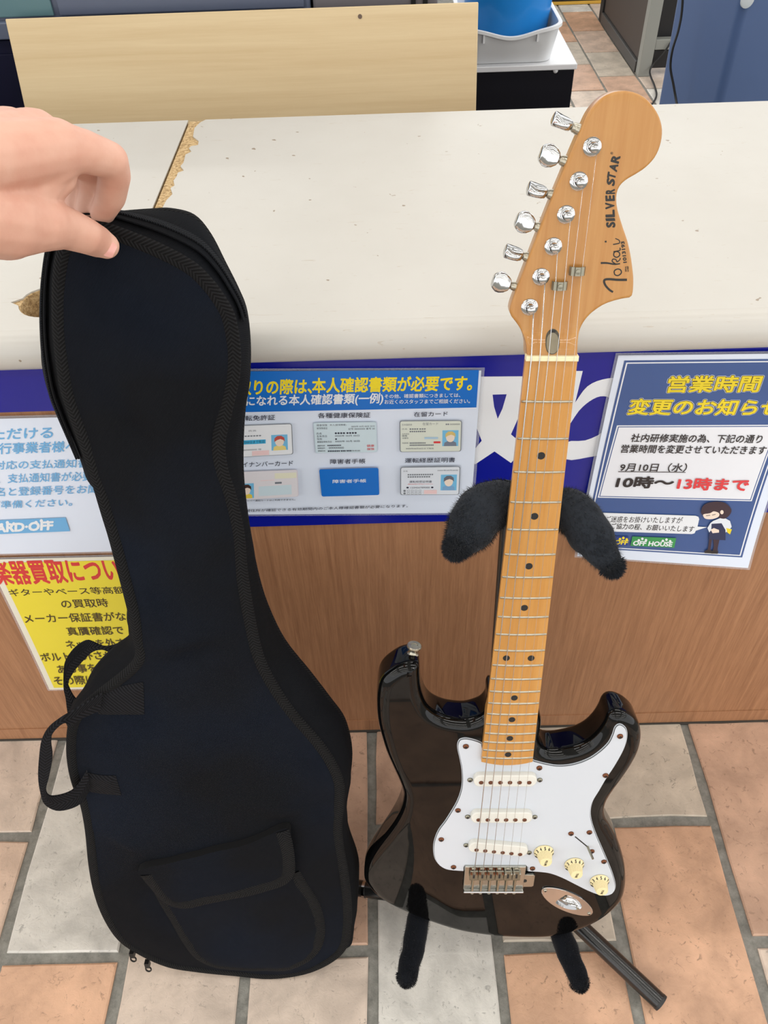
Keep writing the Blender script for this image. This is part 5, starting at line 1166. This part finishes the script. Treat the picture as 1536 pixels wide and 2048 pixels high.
def rimz(x, y):
    f = 1.0 if abs(y) > 0.12 else 0.0
    return th_ - 0.019 * math.exp(-(x / 0.060) ** 2) * f
R0 = densify(rrect(tfl, 0.135, 0.03)); R1 = densify(rrect(thw - 0.004, 0.160, 0.035)); R2 = densify(rrect(thw, 0.164, 0.037)); n = len(R0); vs = []
for L_, zf in ((R0, lambda p: 0.001), (R1, lambda p: rimz(p.x, p.y) - 0.004), (R2, lambda p: rimz(p.x, p.y) - 0.006), (R2, lambda p: rimz(p.x, p.y)), (R1, lambda p: rimz(p.x, p.y) + 0.001), (densify(rrect(thw - 0.008, 0.156, 0.033)), lambda p: rimz(p.x, p.y)), (densify(rrect(tfl - 0.003, 0.132, 0.028)), lambda p: 0.005)): vs += [(p.x, p.y, zf(p)) for p in L_]
fs = [[q * n + i, q * n + (i + 1) % n, (q + 1) * n + (i + 1) % n, (q + 1) * n + i] for q in range(6) for i in range(n)] + [list(range(n))[::-1], list(range(6 * n, 7 * n))]
sharp(obj('tub_shell', vs, fs, mat('tub_white', srgb(232, 234, 236), 0.3, sss=0.0), tub, True), 35)
for xx in (-0.06, 0.055): box('rib', (xx - 0.002, -0.162, th_ * 0.62), (xx + 0.002, -0.145, th_ - 0.012), mat('tub_white', srgb(232, 234, 236)), tub)
bk = empty('bucket', (tc_ + 0.004, UF + 0.125, uz + 0.0055)); tag(bk, 'bright blue plastic bucket standing in the white tub', 'bucket')
mb = MB(); mb.lathe([(0.084, 0), (0.088, 0.004), (0.110, 0.235), (0.116, 0.237), (0.116, 0.250), (0.108, 0.250), (0.107, 0.235), (0.086, 0.012), (0.0005, 0.012)], 48); mb.build('bucket_shell', mat('bucket_blue', srgb(24, 132, 214), 0.35, coat=0.2), bk, True, ang=35)
# grey steel rack with black equipment, far floor
rx, ry = 1.126, 3.86
rack = empty('equipment_rack', (rx, ry, 0)); tag(rack, 'grey steel rack with black panels beyond the counter', 'rack')
M_rk = mat('rack_grey', srgb(140, 142, 136), 0.45); M_rb = mat('rack_black', srgb(20, 19, 20), 0.6); M_rd = mat('rack_dark', srgb(66, 64, 62), 0.5)
rel('upright', (rx, ry, 0.0), (rx + 0.052, ry + 0.05, 1.3), M_rk, rack, 0.003); rel('upright', (rx + 0.62, ry, 0.0), (rx + 0.672, ry + 0.05, 1.3), M_rk, rack, 0.003)
zb0, zb1 = onY((1320, 101), ry).z, onY((1320, 80), ry).z
rel('crossbar', (rx + 0.052, ry + 0.006, zb0), (rx + 0.62, ry + 0.046, zb1), M_rk, rack, 0.003)
rel('black_panel', (rx + 0.056, ry + 0.055, zb1 - 0.01), (rx + 0.616, ry + 0.09, 1.28), M_rb, rack, 0.003); rel('black_panel', (rx + 0.053, ry + 0.012, 0.03), (rx + 0.618, ry + 0.044, zb0 - 0.003), M_rb, rack, 0.003)
rel('side_panel', (rx + 0.006, ry + 0.055, 0.05), (rx + 0.02, ry + 0.80, 1.3), mat('rack_brown', srgb(62, 52, 46), 0.6), rack, 0.002); rel('side_rail', (rx - 0.006, ry + 0.052, 0.002), (rx + 0.03, ry + 0.80, 0.048), M_rd, rack, 0.003); rel('upright', (rx - 0.004, ry + 0.80, 0.0), (rx + 0.05, ry + 0.86, 1.3), M_rb, rack, 0.003)
def cable(label, pts, r=0.004):
    P = catmull(pts, 6, False); mb = MB(); o0 = Vector(pts[-1]); mb.tube([p - o0 for p in P], r, 8); o = mb.build('cable', mat('cable_black', g(0.012), 0.5), None, True); o.location = o0; tag(o, label, 'cable')
cable('thin black cable dropping from the grey rack to the floor', [onY((1342, 84), 3.855), onY((1326, 108), 3.852), onY((1300, 140), 3.845), onZ((1309, 172), 0.006), onZ((1313, 190), 0.005), onZ((1306, 206), 0.004), onZ((1290, 225), 0.004)])
# blue bin
cA_, cB_ = Vector((0.958, 2.46)), Vector((0.868, 2.76)); ld = (cB_ - cA_); rd_ = Vector((-ld.y, ld.x)).normalized() * -1
if rd_.x < 0: rd_ = -rd_
cen = cA_ + ld / 2 + rd_ * 0.2; ang = math.atan2(rd_.y, rd_.x)
binn = empty('blue_bin', (cen.x, cen.y, 0)); binn.rotation_euler.z = ang; tag(binn, 'tall slate blue plastic bin at the right behind the counter', 'bin')
M_bin = mat('bin_blue', srgb(74, 96, 138), 0.42); vs = []; Rb = [(rrect(0.185, 0.145, 0.022), 0.0), (rrect(0.2, 0.157, 0.024), 0.74), (rrect(0.207, 0.164, 0.026), 0.745), (rrect(0.207, 0.164, 0.026), 0.775), (rrect(0.197, 0.154, 0.024), 0.775), (rrect(0.18, 0.14, 0.02), 0.03)]
n = len(Rb[0][0])
for L_, zz in Rb: vs += [(p[0], p[1], zz) for p in L_]
sharp(obj('bin_shell', vs, [[q * n + i, q * n + (i + 1) % n, (q + 1) * n + (i + 1) % n, (q + 1) * n + i] for q in range(5) for i in range(n)] + [list(range(n))[::-1], list(range(5 * n, 6 * n))], M_bin, binn, True), 35)
box('bin_lid', (-0.212, -0.169, 0.776), (0.212, 0.169, 0.80), M_bin, binn, 0.006)
lp = onY((1452, 2), 2.455); mb = MB()
mb.lathe([(0.020, 0), (0.020, 0.004), (0.017, 0.005), (0.0005, 0.005)], 20, Vector((-0.188, -0.1585, lp.z)), Vector((1, 0, 0)), Vector((0, 0, 1)), Vector((0, -1, 0))); mb.build('bin_badge', mat('badge', srgb(190, 196, 200), 0.5), binn, True, ang=40)
cable('black cable hanging in front of the slate blue bin', [onY((1366, -30), 2.62), onY((1364, 20), 2.62), onY((1357, 60), 2.615), onY((1345, 100), 2.61), onY((1341, 135), 2.61), onY((1347, 170), 2.60), onY((1353, 205), 2.58), onY((1362, 260), 2.5), Vector((0.86, 2.42, 0.004))], 0.0035)
# dark plinth with a yellow edge, far away
pl_ = empty('display_plinth', (1.15, 5.0, 0)); tag(pl_, 'dark display plinth with a yellow bottom edge on the far floor', 'plinth')
yp = onZ((1180, 8), 0.0).y
rel('plinth_body', (0.6, yp + 0.012, 0.002), (2.2, yp + 0.5, 0.35), M_rb, pl_, 0.004); rel('yellow_edge', (0.6, yp - 0.004, 0.001), (2.2, yp + 0.012, 0.014), mat('edge_yellow', srgb(206, 160, 60), 0.5), pl_, 0.002)
